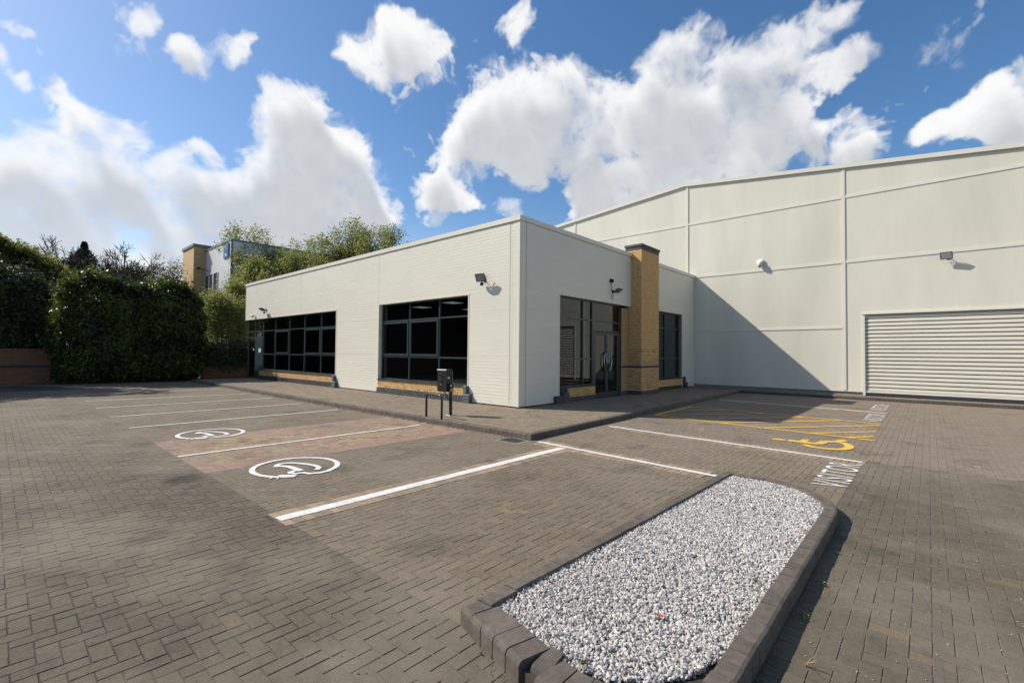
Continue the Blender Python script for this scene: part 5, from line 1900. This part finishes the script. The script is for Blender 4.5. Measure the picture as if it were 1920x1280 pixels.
# airy spring trees behind the office
for i, (x, y, h_, s_) in enumerate(((-41.6, 16.6, 13.2, 81), (-40.0, 20.2, 14.2, 82), (-34.8, 21.4, 13.3, 83), (-41.0, 14.6, 9.6, 84))):
    tree((x, y, 0), h_, s_, ['airy spring tree in front of the grey unit, leftmost behind the office roof', 'tallest airy spring tree in the middle behind the office roof', 'airy spring tree rightmost behind the office roof', 'lower bushy spring tree at the foot of the others behind the office'][i],
         M_spring, leaf=0.085, per=2, radius=0.24, name='spring_tree', group='spring trees behind the office', levels=5, spread=0.55, n_child=4, trunk_r=0.2, straight=0.42, up=0.16, lratio=0.61)
# tall evergreens along the boundary beyond the left edge (they shade the end of the car park and show in the glazing)
for i in range(7):
    y = -4.5 - i * 4.3
    leafy_mass('boundary_tree', (-39.0, -34.5, y - 2.6, y + 2.6, 0.4, 12.6 + 0.8 * math.sin(i * 2.1)), 7000, 0.16, M_dark, 'dense dark evergreen in the boundary row left of the car park', 'tree', lump=1.2, group='boundary evergreens')

# light mast
ms = thing('light_mast', (-70, 10.0, 0), 'slim grey light mast beyond the hedge against the sky', 'lamp post')
MB().tube([(-70, 10.0, 0), (-70, 10.0, 13.0)], [0.13, 0.07], 8).build('pole', M_b2d, ms)
MB().box(-70.1, -69.5, 9.9, 10.1, 12.95, 13.05).build('lamp_head', M_b2d, ms)

# ------------------------------------------------------------------ unit beyond the trees
b2 = thing('neighbouring_unit', (-49, 20, 0), 'silver-grey clad unit with a blue number sign and ochre brick tower', 'building')
BX, BY, BZ = -45.43, 13.7, 11.51
nx = 0
x = BX - 0.04
while x > -53.4:
    MB().box(x - 0.994, x, BY, BY + 0.1, 0, BZ - 0.15).build('cladding_panel', M_b2, b2)
    x -= 1.0
y = BY + 0.14
while y < 40:
    MB().box(BX - 0.1, BX, y, y + 0.994, 0, BZ - 0.15).build('cladding_panel', M_b2, b2)
    y += 1.0
MB().box(-53.5, BX - 0.12, BY + 0.11, 40, 0, BZ - 0.16).build('wall_core', M_b2d, b2)
MB().box(-53.6, BX + 0.05, BY - 0.05, 40.1, BZ - 0.15, BZ).build('coping', M_b2d, b2)
MB().box(BX - 0.04, BX + 0.02, BY - 0.02, BY + 0.14, 0, BZ - 0.15).build('corner_trim', M_b2d, b2)
tw = MB().box(-56.6, -52.75, BY - 1.0, BY + 1.6, 0, 11.75).build('brick_tower', M_tower, b2)
MB().box(-56.7, -52.65, BY - 1.1, BY + 1.7, 11.75, 12.0).build('tower_cap', M_b2d, tw)
glz = MB()
W0, W1, WZ0, WZ1 = -52.7, -48.85, 5.6, 8.95
M_whitef = mat('white_frame', (0.6, 0.6, 0.6), 0.4)
MB().box(W0, W1, BY - 0.01, BY - 0.005, WZ0, WZ1).build('pane', mat('dark_pane', (0.05, 0.055, 0.065), 0.08, spec=0.9), b2)
wf = MB()
for x in (W0, -51.4, -50.0, W1):
    wf.box(x - 0.05, x + 0.05, BY - 0.07, BY - 0.02, WZ0, WZ1)
for z in (WZ0, 6.9, WZ1):
    wf.box(W0 + 0.05, W1 - 0.05, BY - 0.065, BY - 0.02, z - 0.04, z + 0.04)
wf.box(-51.3, -50.1, BY - 0.09, BY - 0.02, 6.98, 7.06)
wf.box(-51.3, -51.15, BY - 0.09, BY - 0.02, 7.06, 8.85)
wf.box(-50.25, -50.1, BY - 0.09, BY - 0.02, 7.06, 8.85)
wf.build('window_frame', M_whitef, b2)
sg = MB().bbox(-47.22, -45.85, BY - 0.10, BY - 0.02, 9.95, 11.25, 0.06).build('number_sign', M_blue2, b2)
# figure 2 as a raised stroke
cu = bpy.data.curves.new('numeral', 'FONT')
cu.body = '2'
cu.size = 1.35
cu.extrude = 0.01
cu.offset = 0.03
tmp = bpy.data.objects.new('numeral_tmp', cu)
COL.objects.link(tmp)
bpy.context.view_layer.update()
me = bpy.data.meshes.new_from_object(tmp.evaluated_get(bpy.context.evaluated_depsgraph_get()))
bpy.data.objects.remove(tmp)
co = np.zeros(len(me.vertices) * 3)
me.vertices.foreach_get('co', co)
co = co.reshape(-1, 3)
c_ = (co.min(0) + co.max(0)) / 2
out = np.stack([co[:, 0] - c_[0] - 46.53, np.full(len(co), BY - 0.115) - co[:, 2], co[:, 1] - c_[1] + 10.6], 1)
me.vertices.foreach_set('co', out.ravel())
me.update()
me.materials.clear()
me.materials.append(M_white)
link('numeral', me, sg)
fl = MB()
fl.tube([(-51.6, BY, 9.35), (-51.9, BY - 0.7, 9.55)], 0.03, 6)
fl.box(-52.3, -51.8, BY - 1.0, BY - 0.65, 9.5, 9.65)
fl.build('floodlight_arm', M_blackrough, b2)
